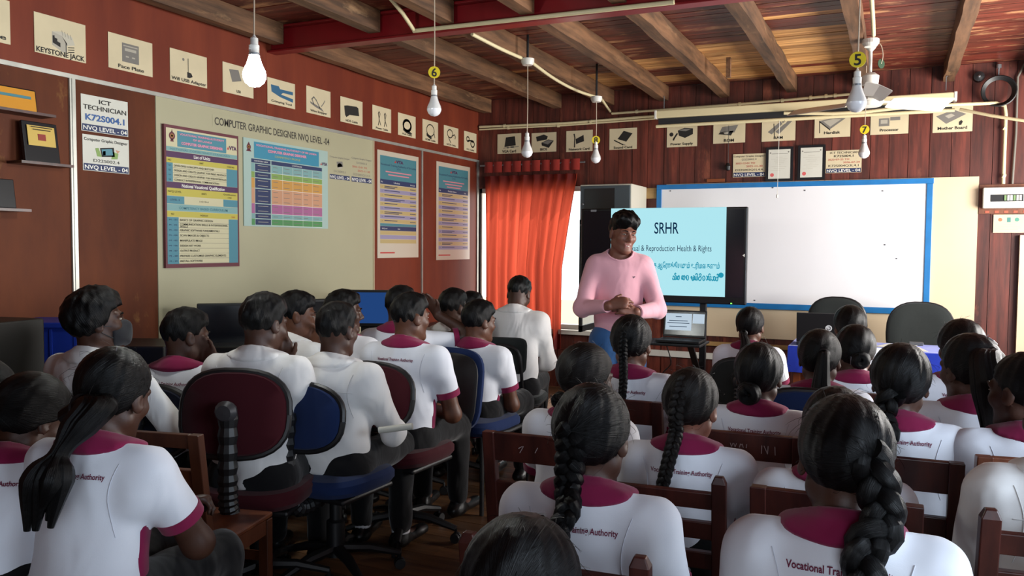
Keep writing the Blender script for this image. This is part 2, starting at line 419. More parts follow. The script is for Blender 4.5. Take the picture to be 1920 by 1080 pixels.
def hand(S, Wp, d, nrm, side, curl=.5, sc=1.0, spread=.10, thumb=.5, lat=None):
    """palm, four unequal bent fingers and a thumb from its side; d = wrist-to-knuckle, nrm = way the palm faces"""
    d = V(d).normalized(); nrm = V(nrm); nrm = (nrm - d * nrm.dot(d)).normalized(); l = d.cross(nrm) * side   # l points to the thumb side
    Wp = V(Wp)
    S.rc(Wp - d * .01, Wp + d * .085 * sc + l * .004, .029 * sc, .040 * sc, .015, (nrm, .42))
    S.rc(Wp + d * .035 * sc + l * .018 * sc, Wp + d * .06 * sc + l * .028 * sc, .020 * sc, .014 * sc, .012)
    for i, (o, L) in enumerate(((.029, .072), (.010, .080), (-.010, .074), (-.028, .058))):
        p = Wp + d * (.086 - .006 * abs(i - 1)) * sc + l * o * sc; a = (d + l * (o * spread * 12)).normalized(); fn = nrm.copy()
        r = (.0095 - .0006 * (i == 3)) * sc; c = curl[i] if isinstance(curl, (tuple, list)) else curl
        for j, fr in enumerate((.44, .32, .24)):
            cc = c * (.6 if j == 0 else 1); a, fn = a * cos(cc) + fn * sin(cc), fn * cos(cc) - a * sin(cc)
            q = p + a * L * fr * sc; S.rc(p, q, r, r * .88, .005); r *= .9; p = q
    t0 = Wp + d * .03 * sc + l * .024 * sc; td = (d * .62 + l * .72 + nrm * thumb * .6).normalized(); t1 = t0 + td * .040 * sc
    t2 = t1 + (td * .7 + d * .45 + nrm * thumb * .35).normalized() * .032 * sc
    S.rc(t0, t1, .0135 * sc, .0105 * sc, .010); S.rc(t1, t2, .0103 * sc, .0085 * sc, .005)
def ik(S, W_, L1, L2, pole):
    S, W_ = V(S), V(W_); d = W_ - S; D = min(d.length, (L1 + L2) * .995); u = d.normalized()
    a = (L1 * L1 - L2 * L2 + D * D) / (2 * D); h = sqrt(max(L1 * L1 - a * a, 0)); p = V(pole); p = (p - u * p.dot(u)).normalized()
    return S + u * a + p * h, S + u * D

SKIN = [skinmat('skin_dark', '#442a1f'), skinmat('skin_mid', '#5a3828'), skinmat('skin_warm', '#74493a')]
LIPM = plain('lip', '#7a4038', .4)
HAIR = hairmat('hair_black', '#020202', '#0a0a0c', .42); HAIRB = hairmat('hair_brownish', '#070504', '#17100d', .45)
WHITE = cloth('white_pique', '#dfe2ea', fold=.55, fscale=4.5); SHIRTW = cloth('white_shirting', '#dcdad8', fold=.8, fscale=5)
MAROON = cloth('maroon_pique', '#7a1540', fold=.2); PINK = cloth('pink_jersey', '#dba3ae', fold=.35, fscale=6)
BLACKT = cloth('black_trouser', '#0b0b0e', fold=.5); JEANS = cloth('blue_denim', '#2f5686', fold=.5)
SHOE = plain('black_leather', '#101011', .35); SOCK = cloth('white_sock', '#d8d8dc'); MASKM = cloth('charcoal_mask', '#27272b', fold=.2)
SEAMP = cloth('white_seam', '#c9ccd6', fold=.1); SEAMF = cloth('shirting_seam', '#c4c2c0', fold=.1); THREAD = plain('maroon_thread', '#6a1438', .8); EYEW = plain('eye_white', '#94897e', .25); IRIS = plain('iris', '#140c08', .2); TEETH = plain('teeth', '#e5dcd0', .3)
PINM = plain('hair_pin', '#b9b9c2', .25, .8); BAND = plain('hair_band', '#0c0c10', .6); BANDW = plain('pale_bobble', '#c9c9d2', .4)
CLIPW = plain('white_clip', '#d9dbe2', .3)

def person(hx, hy, ht, yaw, label, sex='f', shirt='polo', hair='braid', head=(0, 0, 0), lean=6, arms=('lap', 'lap'), twist=0, tilt=0, skin=0, stand=False,
           T=None, vox=.011, hv=.0065, text=True, build=1.0, hopt=None, group=None, legs='fwd', hs=1.0, shoes=True, hmat=None, sock=False, mask=False, zh=.53):
    hopt = hopt or {}; top = at(hx, hy, ht); sl = sleeve_map[shirt]
    male = sex == 'm'; b = build; sw = (.186 if male else .163) * b; hmat = hmat or HAIR
    zh = .92 if stand else zh; T = T or top.z
    Ry = M.Rotation(R(-head[0]), 3, 'Z') @ M.Rotation(R(-head[1]), 3, 'X') @ M.Rotation(R(head[2]), 3, 'Y')
    for _ in range(3):
        zs, zn = (T - .326, T - .258) if male else (T - .312, T - .247)
        hipc = V((0, 0, zh)); RT = M.Rotation(R(-twist), 3, 'Z') @ M.Rotation(R(tilt), 3, 'Y') @ M.Rotation(R(-lean), 3, 'X')
        def Tt(x, y, z): return RT @ (V((x, y, z)) - hipc) + hipc
        nk = Tt(0, -.012, T - .228)
        def Hm(x, y, z): return nk + Ry @ V((x * hs, (y + .016) * hs, (z + .105) * hs))
        tp = Hm(0, -.01, .13); T += top.z - tp.z
    o = empty('person', (0, 0, 0)); rz = M.Rotation(R(-yaw), 3, 'Z'); t2 = rz @ tp
    o.location = (top.x - t2.x, top.y - t2.y, 0); o.rotation_euler = (0, 0, R(-yaw)); tag(o, label, 'person', group)
    fwd = RT @ V((0, 1, 0)); HR = [list(r_) for r_ in Ry]
    # --- skeleton
    def tors(S, i, shirtlike=False, legsk=.05):
        c = .158 * b if male else .142 * b; wv = (.150 if male else .128) * b
        q = (fwd, .72)
        S.rc(Tt(0, -.01, zh + .0), Tt(0, -.012, zh + .14), (.158 if male else .160) * b + i, wv + i, .05, q)
        S.rc(Tt(0, -.012, zh + .13), Tt(0, -.008, zs - .07), wv + i, c + i, .06, (fwd, .69))
        S.rc(Tt(-sw + .07, -.012, zs - .02), Tt(sw - .07, -.012, zs - .02), .062 + i, .062 + i, .05)
        for sx in (-1, 1):
            S.rc(Tt(0, -.022, zn - .022), Tt(sx * (sw - .035), -.014, zs + .008), .052 + i, .036 + i, .05)
            S.rc(Tt(sx * (sw - .03), -.012, zs - .012), Tt(sx * (sw - .02), -.014, zs - .06), .050 + i, .05 + i, .04)
        if not male: S.rc(Tt(-.06, .085, zs - .12), Tt(.06, .085, zs - .12), .05 + i, .05 + i, .05)
    L1, L2 = (.295, .255) if male else (.27, .235)
    A = []
    for sx, a in zip((-1, 1), arms):
        sh = Tt(sx * sw, -.012, zs)
        pre = {'lap': (V((sx * .07, .30, zh + .085)), (sx * .5, -.55, -.5), (-sx * .75, .6, -.2), (0, .1, -1), .5),
               'clasp': (V((sx * .05, .27, zh + .09)), (sx * .7, -.4, -.5), (-sx * .8, .55, .1), (0, -.4, -1), .75),
               'knee': (V((sx * .13, .36, zh + .10)), (sx * .5, -.5, -.6), (0, .9, -.3), (0, -.2, -1), .4),
               'desk': (V((sx * .15, .36, zh + .24)), (sx * .6, -.4, -.6), (-sx * .4, .9, -.1), (0, 0, -1), .5),
               'mouth': (Hm(sx * .045, .115, -.17), (sx * .5, .1, -.8), (-sx * .25, .05, 1), (0, -1, .1), .45),
               'face': (Hm(sx * .06, .105, -.15), (sx * .6, .3, -.8), (-sx * .1, -.0, 1), (-sx * .3, -1, 0), .25),
               'up': (Hm(sx * .10, .10, -.04), (sx * .9, .2, -.6), (-sx * .5, -.1, .8), (-sx * .3, -1, 0), .3),
               'front': (Tt(sx * .075, .235, zs - .27), (sx * .62, -.35, -.75), (-sx * .95, .2, .22), (0, -.85, -.5), (.55, .5, .45, .4)),
               'down': (Tt(sx * (sw + .05), .06, zs - .50), (sx * .3, -1, 0), (0, .1, -1), (-sx * 1, 0, 0), .35)}[a if isinstance(a, str) else a[0]]
        W_, pole, hd, hn, cu = pre
        if not isinstance(a, str): W_ = W_ + V(a[1])
        E_, W_ = ik(sh, W_, L1, L2, pole); A.append((sx, sh, E_, W_, hd, hn, cu))
    G = []
    for sx in (-1, 1):
        h_ = V((sx * .088, .0, zh))
        if stand: k_, an = V((sx * .10, .02, .49)), V((sx * .11, -.01, .085)); ft = V((sx * .14, .15, .04))
        elif legs == 'back': k_, an = V((sx * .13, .40, zh - .015)), V((sx * .10, .16, .10)); ft = V((sx * .10, .30, .045))
        elif legs == 'wide': k_, an = V((sx * .21, .39, zh - .01)), V((sx * .19, .42, .09)); ft = V((sx * .22, .57, .04))
        else: k_, an = V((sx * .115, .42, zh - .01)), V((sx * .11, .43, .09)); ft = V((sx * .13, .58, .04))
        G.append((sx, h_, k_, an, ft))
    # --- body: one continuous skin from crown to feet
    B = SDF(); tors(B, -.012)
    for sx, h_, k_, an, ft in G:
        B.rc(h_, k_, .078, .052, .04).rc(k_, an, .052, .036, .03).rc(an + V((0, 0, -.03)), ft, .034, .026, .03)
    fine = []
    for sx, sh, E_, W_, hd, hn, cu in A:
        B.rc(sh, E_, .050, .041, .03).rc(E_, W_, .041, .027, .03)
        hand(B, W_, hd, hn, sx, cu, 1.0 if male else .92)
        hc = W_ + V(hd).normalized() * .08; fine.append((nv(hc) - .10, nv(hc) + .10, min(hv, .0062)))
    B.rc(nk + V((0, -.012, -.06)), Hm(0, -.022, -.04), .058 if male else .048, .056 if male else .047, .04)
    rr = lambda *v: nv(v) * hs
    B.el(Hm(0, -.012, .03), rr(.074, .095, .087), HR, .03).el(Hm(0, .03, -.03), rr(.060, .062, .085), HR, .03)
    for sx in (-1, 1):
        B.rc(Hm(sx * .046, -.002, -.058), Hm(sx * .016, .068, -.098), .024 * hs, .02 * hs, .025)
        B.el(Hm(sx * .040, .062, -.024), rr(.023, .022, .022), HR, .025)
        B.rc(Hm(sx * .046, .074, .022), Hm(sx * .012, .088, .020), .010 * hs, .010 * hs, .015)
        er = Ry @ M.Rotation(R(-18 * sx), 3, 'Z') @ M.Rotation(R(10), 3, 'X')
        B.el(Hm(sx * .079, -.006, -.008), rr(.0085, .021, .032), [list(q) for q in er], .008)
        B.sub(Hm(sx * .089, .002, -.004), rr(.006, .011, .016), HR, .006)
    B.rc(Hm(0, .085, .012), Hm(0, .108, -.027), .009 * hs, .0125 * hs, .012).rc(Hm(-.012, .094, -.034), Hm(.012, .094, -.034), .0095 * hs, .0095 * hs, .008)
    for sx in (-1, 1): B.sub(Hm(sx * .031, .101, .003), rr(.017, .016, .010), HR, .014)
    B.rc(Hm(-.018, .082, -.060), Hm(.018, .082, -.060), .0085 * hs, .0085 * hs, .008).rc(Hm(-.014, .081, -.074), Hm(.014, .081, -.074), .0085 * hs, .0085 * hs, .008)
    B.el(Hm(0, .072, -.101), rr(.022, .018, .017), HR, .02)
    hcn = nv(Hm(0, 0, 0)); fine.append((hcn - .14, hcn + .14, hv))
    me, P = B.mesh('body', max(vox, .009), fine); me.materials.append(SKIN[skin]); me.materials.append(LIPM)
    # lips are their own colour on the one skin
    HRi = np.array(HR, f32); q = ((P - nv(Hm(0, 0, 0))) @ HRi) / hs
    body = link(bpy.data.objects.new('body', me), o)
    lipm = (np.abs(q[:, 0]) < .024) & (q[:, 2] < -.054) & (q[:, 2] > -.081) & (q[:, 1] > .083)
    if lipm.any():
        vi = np.zeros(len(me.loops), np.int32); me.loops.foreach_get('vertex_index', vi)
        me.polygons.foreach_set('material_index', (lipm[vi].reshape(-1, 4).sum(1) >= 3).astype(np.int32))
    # --- eyes, brows
    for sx in (-1, 1):
        mb = MB(); mb.lathe([(.0001, -.011), (.007, -.0085), (.0105, -.003), (.0105, .003), (.007, .0085), (.0001, .011)], (0, 0, 0), 12, EYEW)
        mb.lathe([(.0001, .0128), (.0036, .0118), (.0052, .0092)], (0, 0, 0), 12, IRIS, M.Rotation(R(-90), 3, 'X'))
        mb.v = [tuple(Hm(sx * .031 + p[0] * 1.1, .0815 + p[1], .003 + p[2] * .46)) for p in mb.v]
        mb.build('eye', None, o, smooth=True)
        mb = MB(); mb.tube([Hm(sx * x, y, z) for x, y, z in ((.014, .098, .021), (.030, .096, .027), (.047, .083, .022))], [.003, .0045, .002], 6, hmat, flat=.8)
        mb.build('eyebrow', None, o, smooth=True)
    # --- clothes
    i = .014 if shirt == 'polo' else .016
    S = SDF(); tors(S, i); cuts = []
    for sx, sh, E_, W_, hd, hn, cu in A:
        g = SDF()
        if sl == 'short':
            e = sh + (E_ - sh) * .66; d = (e - sh).normalized(); g.rc(sh, e + d * .03, .064, .059, .02)
            S.grp(g, [(e, d)], k=.035); cuts.append((sx, e, d, .060))
        else:
            d = (W_ - E_).normalized(); e = W_ - d * .012; S.rc(sh, E_, .062, .053, .035); g.rc(E_, W_ + d * .04, .053, .038 if shirt == 'pink' else .043, .03)
            S.grp(g, [(e, d)], k=.03); cuts.append((sx, e, d, .041))
    neck_el = lambda d: ('el', nv(Tt(0, .012, zn + .012)), nv((.078 + d, .088 + d, .062 + d)), np.array([list(q) for q in RT], f32), 0)
    ph = random.random() * 6; amp = .0040 if shirt == 'formal' else .0024; hem = zh + (.02 if stand else -.035)
    def fold(F, X, Y, Z):
        w1 = np.sin(X * 24 + Z * 19 + ph + np.sin(Z * 11) * 1.4) * np.sin(Z * 17 - X * 9 + Y * 12 + ph * 2); w2 = np.sin(X * 52 - Z * 36 + ph * 3 + np.sin(Z * 21 + X * 13) * 1.8) * np.sin(Z * 9 + ph)
        F = F + w1 * f32(amp) + w2 * f32(amp * .55)
        nb = Tt(0, 0, zn - (.022 if shirt == 'pink' else 0))
        F = np.maximum(F, f32(hem) - Z)
        if shirt == 'pink': return np.maximum(F, -SDF.val(neck_el(0), X, Y, Z))
        return np.maximum(F, (Z - f32(nb.z)) + (Y - f32(nb.y)) * f32(.35))
    me, P = S.mesh('shirt', vox * .85, post=fold); me.materials.append({'polo': WHITE, 'formal': SHIRTW, 'pink': PINK}[shirt]); shirto = link(bpy.data.objects.new('shirt', me), o)
    bvh = BVHTree.FromPolygons([v.co[:] for v in shirto.data.vertices], [p.vertices[:] for p in shirto.data.polygons]); bd = RT @ V((0, 1, 0))
    def seam(name, line, wd, mat):
        P = []
        for x, z in line:
            h_, n1, _, _ = bvh.ray_cast(Tt(x, -.5, z), bd)
            if h_ is not None: P.append(h_ + n1 * .0008)
        if len(P) > 3: mb = MB(); mb.tube(P, wd, 5, mat); mb.build(name, None, shirto, smooth=True)
    if vox < .0105 and shirt != 'pink':
        sm = SEAMP if shirt == 'polo' else SEAMF
        for sx in (-1, 1): seam('armhole_seam', [(sx * (sw - .038 - .020 * sin(pi * k / 12)), zs + .022 - .19 * k / 12) for k in range(13)], .0012, sm)
        if shirt == 'formal': seam('yoke_seam', [((k / 10 - 1) * (sw - .035), zs - .055 - .004 * cos(k * .3)) for k in range(21)], .0014, sm)
    # collar
    C = SDF()
    if shirt == 'pink':
        g = SDF(); tors(g, i + .003); C.grp(g, [], [neck_el(.013), lambda X, Y, Z: -SDF.val(neck_el(0), X, Y, Z)], .01)
        me, P = C.mesh('collar', .005); me.materials.append(PINK); link(bpy.data.objects.new('collar', me), o)
    else:
        cm = MAROON if shirt == 'polo' else SHIRTW; g = SDF(); tors(g, i + .008)
        e = ('el', nv(Tt(0, -.012, zn - .002)), nv((.132 if male else .122, .12, .036)), np.array([list(q) for q in RT], f32), 0)
        C.grp(g, [], [e], .01)
        C.rc(Tt(0, -.018, zn - .02), Tt(0, -.012, zn + .05), .082 if male else .074, .070 if male else .062, .03)
        up_ = RT @ V((0, .34, 1)); tp_ = Tt(0, -.06, zn + .040)
        me, P = C.mesh('collar', .0075, post=lambda F, X, Y, Z: np.maximum(F, (X - f32(tp_.x)) * f32(up_.x) + (Y - f32(tp_.y)) * f32(up_.y) + (Z - f32(tp_.z)) * f32(up_.z)))
        me.materials.append(cm); link(bpy.data.objects.new('collar', me), o)
    # cuffs
    for sx, e, d, r_ in cuts:
        mb = MB(); Q = d.to_track_quat('Z', 'Y').to_matrix()
        pr = [(r_ - .008, .001), (r_ + .0035, .001), (r_ + .0045, -.03), (r_ + .001, -.031)] if shirt == 'polo' else ([(r_ - .012, .001), (r_ + .003, .001), (r_ + .004, -.045), (r_ - .001, -.046)] if shirt == 'formal' else [(r_ - .012, .001), (r_ - .002, .001), (r_ + .0, -.018), (r_ - .004, -.019)])
        mb.lathe(pr, e, 22, MAROON if shirt == 'polo' else (SHIRTW if shirt == 'formal' else PINK), Q); mb.build('sleeve_cuff', None, o, smooth=True)
    if shirt == 'polo':   # maroon front and side panel below the armhole
        g = SDF(); tors(g, i + .003); n_ = RT @ V((0, -1, 0)); a_ = Tt(0, -.022, zs); top_ = Tt(0, 0, zs - .085); un = RT @ V((0, 0, 1))
        C = SDF(); C.grp(g, [(a_, n_), (top_, un)], (), .01)
        me, P = C.mesh('side_panel', .012); me.materials.append(MAROON); link(bpy.data.objects.new('side_panel', me), o)
        if text:
            vs, fs, x0, x1 = glyphs('Vocational Training Authority', .02); k = (.205 if male else .195) / (x1 - x0); out = []
            for x, y, z in vs:
                p0 = Tt((x - (x0 + x1) / 2) * k, -.5, zs - .020 + hopt.get('text_up', 0) + y * k * 1.25); h_, n1, _, _ = bvh.ray_cast(p0, bd)
                out.append(tuple(h_ - bd * .0035) if h_ is not None else tuple(p0 + bd * .36))
            mb = MB(); mb.add(out, [f_[::-1] for f_ in fs] if False else fs, THREAD); mb.build('lettering', None, o)
    # trousers
    Tm = JEANS if stand else BLACKT; D = SDF()
    D.rc((-.075, -.012, zh - (.04 if stand else .01)), (.075, -.012, zh - (.04 if stand else .01)), (.108 if stand else .122) * b, .122 * b, .05, ((0, 1, 0), .98)); D.rc((0, 0, zh), Tt(0, -.01, zh + .09), .135 * b, .13 * b, .04, ((0, 1, 0), .82))
    for sx, h_, k_, an, ft in G: D.rc(h_, k_, .094, .072, .04).rc(k_, an + (an - k_).normalized() * -.03, .071, .055, .025)
    def tf(F, X, Y, Z): return F + np.sin(X * 40 + Y * 35 + ph) * np.sin(Z * 30 + Y * 14) * f32(.003)
    me, P = D.mesh('trousers', .0135, post=tf); me.materials.append(Tm); link(bpy.data.objects.new('trousers', me), o)
    if shoes:
        for sx, h_, k_, an, ft in G:
            D = SDF(); d = (ft - an); d.z = 0; d.normalize(); hl = V((an.x, an.y, .042)) - d * .035
            D.rc(hl, hl + d * .22, .042, .036, .02, ((0, 0, 1), .80)).rc(V((an.x, an.y, .05)), V((an.x, an.y, .09)), .043, .042, .03)
            me, P = D.mesh('shoe', .012, post=lambda F, X, Y, Z: np.maximum(F, f32(.004) - Z)); me.materials.append(SHOE); link(bpy.data.objects.new('shoe', me), o)
            if sock:
                mb = MB(); u_ = (k_ - an).normalized(); mb.tube([an + u_ * -.01, an + u_ * .13], [.046, .05], 14, SOCK); mb.build('sock', None, o, smooth=True)
    if mask:
        D = SDF(); D.el(Hm(0, .052, -.058), rr(.068, .068, .060), HR, .02).rc(Hm(0, .105, -.03), Hm(0, .10, -.09), .022, .016, .03)
        me, P = D.mesh('face_mask', .006, post=lambda F, X, Y, Z: np.maximum(F, -(((X - hcn[0]) * HRi[0, 1] + (Y - hcn[1]) * HRi[1, 1] + (Z - hcn[2]) * HRi[2, 1]) - f32(.045)))); me.materials.append(MASKM); fm = link(bpy.data.objects.new('face_mask', me), o)
        for sx in (-1, 1):
            for z in (-.02, -.07):
                mb = MB(); mb.tube(arc_pts([Hm(sx * .062, .05, z), Hm(sx * .079, .01, z * .6), Hm(sx * .082, -.026, -.008)], 4), .0018, 5, MASKM); mb.build('ear_loop', None, fm)
    # --- hair
    make_hair(o, hair, hopt, Hm, Tt, HRi, hcn, hs, zn, zs, hmat, male, hv)
    if hair == 'man':
        mb = MB(); mb.tube([Hm(x, y, z) for x, y, z in ((-.014, .0885, -.067), (0, .0925, -.069), (.014, .0885, -.067))], [.002, .0042, .002], 8, TEETH, flat=.8); mb.build('teeth', None, o)
        mb = MB(); p0 = Tt(.085, .3, zs - .075); bv = BVHTree.FromPolygons([v.co[:] for v in shirto.data.vertices], [p.vertices[:] for p in shirto.data.polygons])
        out = []
        for x, z in ((-.009, .005), (-.002, .007), (.009, .004), (.004, -.001), (.003, -.007), (-.003, -.001)):
            h_, _, _, _ = bv.ray_cast(Tt(-.085 + x, .4, zs - .075 + z), RT @ V((0, -1, 0))); out.append(tuple(h_ + RT @ V((0, .002, 0))) if h_ else (0, 0, 1))
        mb.add(out, [(0, 1, 2, 3, 4, 5)], plain('grey_emblem', '#5d4650', .8)); mb.build('chest_emblem', None, o)
    return o
sleeve_map = {'polo': 'short', 'formal': 'long', 'pink': 'long'}

def make_hair(o, style, ho, Hm, Tt, HRi, hcn, hs, zn, zs, hmat, male, hv):
    rr = lambda *v: nv(v) * hs; HR = HRi
    def loc(X, Y, Z):
        dx, dy, dz = X - hcn[0], Y - hcn[1], Z - hcn[2]
        return tuple((dx * HR[0, i] + dy * HR[1, i] + dz * HR[2, i]) / f32(hs) for i in range(3))
    H = SDF(); thick = ho.get('thick', 0)
    if male:
        H.el(Hm(0, -.014, .036), rr(.080 + thick, .101 + thick, .091 + thick), HR, .02).el(Hm(0, .012, .078), rr(.066 + thick, .080, .052 + thick), HR, .03)
        if style == 'man': H.el(Hm(.012, .052, .088), rr(.082, .062, .046), HR, .03).el(Hm(-.02, -.02, .08), rr(.080, .10, .072), HR, .03)
        xs_, zz = ([-.13, -.06, -.02, .012, .03, .05, .075, .12], [-.085, -.078, -.045, -.03, .0, .045, .056, .062]) if style != 'man' else ([-.13, -.06, -.02, .015, .03, .05, .075, .12], [-.10, -.085, -.05, -.045, .0, .030, .040, .046])
    else:
        H.el(Hm(0, -.016, .034), rr(.084 + thick, .104 + thick, .095 + thick), HR, .02)
        xs_, zz = [-.13, -.075, -.03, .0, .03, .055, .08, .12], [-.11, -.098, -.055, -.004, .018, .05, .07, .07]
        if style == 'pony_high': zz[0] = zz[1] = -.085
    def cut(F, X, Y, Z):
        lx, ly, lz = loc(X, Y, Z)
        c = np.interp(ly.ravel(), xs_, zz).reshape(ly.shape).astype(f32) - lz
        th = np.arctan2(lx, ly + .02)
        c = c + np.sin(lx * 190 + ly * 60) * f32(.004)
        lump = np.sin(th * 13 + lz * 40) * f32(.0016) + np.sin(th * 29 + ly * 60 + lz * 22) * f32(.0012)
        if male: lump = lump + np.sin(lx * 95 + 1) * np.sin(ly * 88) * np.sin(lz * 80 + 2) * f32(.005)
        if style == 'man': lump = lump + np.sin(lx * 60 + ly * 50) * np.sin(lz * 55 - lx * 40) * f32(.006); c = c + np.sin(lx * 75 + 2) * f32(.012)
        return np.maximum(F + lump, c * f32(.8))
    me, P = H.mesh('hair', .007 if hv < .006 else .009, post=cut); me.materials.append(hmat)
    q = ((P - hcn) @ HR) / hs
    g = np.array(ho.get('gather', (0, -.10, -.02) if not male else (0, -.04, .09)), f32); gd = g / np.linalg.norm(g)
    e1 = np.cross(gd, (1, .01, 0)); e1 /= np.linalg.norm(e1); e2 = np.cross(gd, e1); qd = q - np.array((0, -.012, .02)); qd = qd / np.linalg.norm(qd, axis=1)[:, None]
    az = np.arctan2(qd @ e2, qd @ e1); po = np.arccos(np.clip(qd @ gd, -1, 1))
    setflow(me, np.stack([az * .10, po * .10 + .0, np.zeros_like(az)], 1)); hob = link(bpy.data.objects.new('hair', me), o)
    if male: return
    G0 = Hm(*g)
    def strand(name, pts, rad, n=10, parent=hob, seed=0.0, mat=hmat, flat=1.0):
        mb = MB(); mb.tube(pts, rad, n, mat, flat=flat); m_ = mb.mesh(name, smooth=True); k = len(pts)
        fl = [((j if j <= n / 2 else n - j) / n * .34 + seed, i * .02, 0) for i in range(k) for j in range(n)]; setflow(m_, np.array(fl, f32)); return link(bpy.data.objects.new(name, m_), parent)
    def braid(path, w0, w1, turns, name='braid', tie=True, tuft=.10, band=BAND):
        P = arc_pts(path, 24); n = len(P); mb = MB(); fl = []
        Ls = [0]
        for a, b_ in zip(P, P[1:]): Ls.append(Ls[-1] + (b_ - a).length)
        tot = Ls[-1]; back = V((0, -1, 0))
        frames = []
        for k in range(n):
            t = (P[min(k + 1, n - 1)] - P[max(k - 1, 0)]).normalized(); b2 = (back - t * back.dot(t))
            b2 = b2.normalized() if b2.length > .05 else V((0, 0, 1)); frames.append((t, b2, t.cross(b2)))
        for s3 in range(3):
            pts, rad = [], []; steps = int(turns * 16)
            for q_ in range(steps + 1):
                fr = q_ / steps; ln = fr * tot; k = min(max(np.searchsorted(Ls, ln), 1), n - 1); u = (ln - Ls[k - 1]) / max(Ls[k] - Ls[k - 1], 1e-6)
                p = P[k - 1].lerp(P[k], u); t, bb, ll = frames[k]; w_ = w0 + (w1 - w0) * fr; a = 2 * pi * (fr * turns + s3 / 3)
                pts.append(p + ll * (w_ * .27 * sin(a)) + bb * (w_ * .17 * sin(2 * a))); rad.append(w_ * .255)
            base = len(mb.v); mb.tube(pts, rad, 10, hmat)
            fl += [((j if j <= 5 else 10 - j) * .03 + s3 * .7, i_ * .02, 0) for i_ in range(len(pts)) for j in range(10)]
        m_ = mb.mesh(name, smooth=True); setflow(m_, np.array(fl, f32)); br = link(bpy.data.objects.new(name, m_), hob)
        t = frames[-1][0]; e = P[-1]
        if tie:
            mb = MB(); mb.tube([e - t * .006, e + t * .012], [w1 * .36, w1 * .36], 12, band); mb.build('hair_band', None, br, smooth=True)
            for j in range(5):
                a = j * 1.3; off = frames[-1][2] * (cos(a) * w1 * .28) + frames[-1][1] * (sin(a) * w1 * .2)
                strand('hair_tuft', [e, e + t * tuft * .4 + off * .9, e + t * tuft * (.8 + .2 * cos(j * 2.1)) + off * .7], [w1 * .17, w1 * .21, .002], 8, br, j * .3)
        return br
    if style == 'bun':
        bc = Hm(*(ho.get('bun', (0, -.125, -.045)))); r = ho.get('bunr', .046); Bn = SDF(); n_ = nv(bc - Hm(0, -.02, bc.z * 0)) if False else None
        bd = (Ryx(HR) @ V((0, -1, -.25))).normalized(); s1 = bd.cross(V((1, 0, 0))).normalized(); s2 = bd.cross(s1)
        pts, rad = [], []
        for k in range(46):
            a = k / 45 * 2 * pi * 2.2; q_ = r * (.86 - .30 * k / 45); pts.append(bc + s2 * cos(a) * q_ * .72 + s1 * sin(a) * q_ * .72 + bd * (k / 45 * r * .62)); rad.append(r * .40)
        strand('bun', pts, rad, 12)
        mb = MB(); p = bc + s2 * r * .9; mb.tube([p + s1 * .02 + bd * .02, p - s1 * .02 + bd * .015, p - s1 * .022 + bd * .019, p + s1 * .018 + bd * .024], .0012, 5, PINM); mb.build('hair_pin', None, hob)
    if style == 'braid':
        off = ho.get('off', 0); p = [Hm(g[0] * .6, g[1] * .93, g[2] + .03), G0, Hm(g[0] + off * .3, -.108, -.10)]
        ln = ho.get('len', .30); w0 = ho.get('w', .062); z0 = zn + .0
        p += [Tt(off * .6, -.142, z0 - .03), Tt(off, -.168, z0 - .03 - ln * .5), Tt(off * 1.15, -.172, z0 - .03 - ln)]
        braid(p, w0, ho.get('w1', w0 * .62), ho.get('turns', 4.5), tuft=ho.get('tuft', .09), band=ho.get('band', BAND))
    if style == 'french':
        p = [Hm(0, -.072, .098), Hm(0, -.108, .055), Hm(0, -.124, .0), Hm(.0, -.112, -.07)]; ln = ho.get('len', .16); off = ho.get('off', 0)
        p += [Tt(off * .6, -.135, zn - .02), Tt(off, -.165, zn - .02 - ln)]
        braid(p, ho.get('w', .05), ho.get('w1', .036), ho.get('turns', 6), tuft=ho.get('tuft', .06), band=ho.get('band', BAND))
    if style in ('pony', 'pony_high', 'bushy'):
        ln = ho.get('len', .30); off = ho.get('off', 0); w0 = ho.get('w', .05)
        base = [G0, G0 + Ryx(HR) @ V((off * .2, -.035, -.01)), Tt(off * .6, -.155, zn + .02), Tt(off, -.175, zn + .02 - ln * .5), Tt(off * 1.1, -.165, zn + .02 - ln)]
        if ho.get('path'):
            mi_ = M.Rotation(-o.rotation_euler.z, 3, 'Z'); base = [G0] + [mi_ @ (at(*q_) - V(o.location)) for q_ in ho['path']]
        tail = None; fl_ = ho.get('prof') or (.5, .6, 1.0, ho.get('flare', 1.15), .75)
        for j in range(9):
            a = j * 2 * pi / 9; k = .55 if j % 2 else .85
            pts = [p + V((cos(a), sin(a) * .8, 0)) * w0 * .38 * k * f_ for p, f_ in zip(base, fl_)]
            pts[-1] = pts[-1] + V((0, 0, random.uniform(-.05, .03)))
            pp = arc_pts(pts, 7); n = len(pp); rad = [w0 * .33 * min(1.2, max(.5, float(np.interp(i_ / (n - 1) * (len(fl_) - 1), range(len(fl_)), fl_)))) * (1 if i_ < n * .7 else max(.22, 1 - (i_ / n - .7) / .36)) for i_ in range(n)]
            s_ = strand('ponytail' if tail is None else 'hair_lock', pp, rad, 9, hob if tail is None else tail, j * .37); tail = tail or s_
        mb = MB(); mb.lathe([(w0 * .40, -.008), (w0 * .46, 0), (w0 * .40, .008)], base[1] * .5 + base[0] * .5, 14, ho.get('band', BAND), (base[1] - base[0]).to_track_quat('Z', 'Y').to_matrix()); mb.build('hair_band', None, tail, smooth=True)
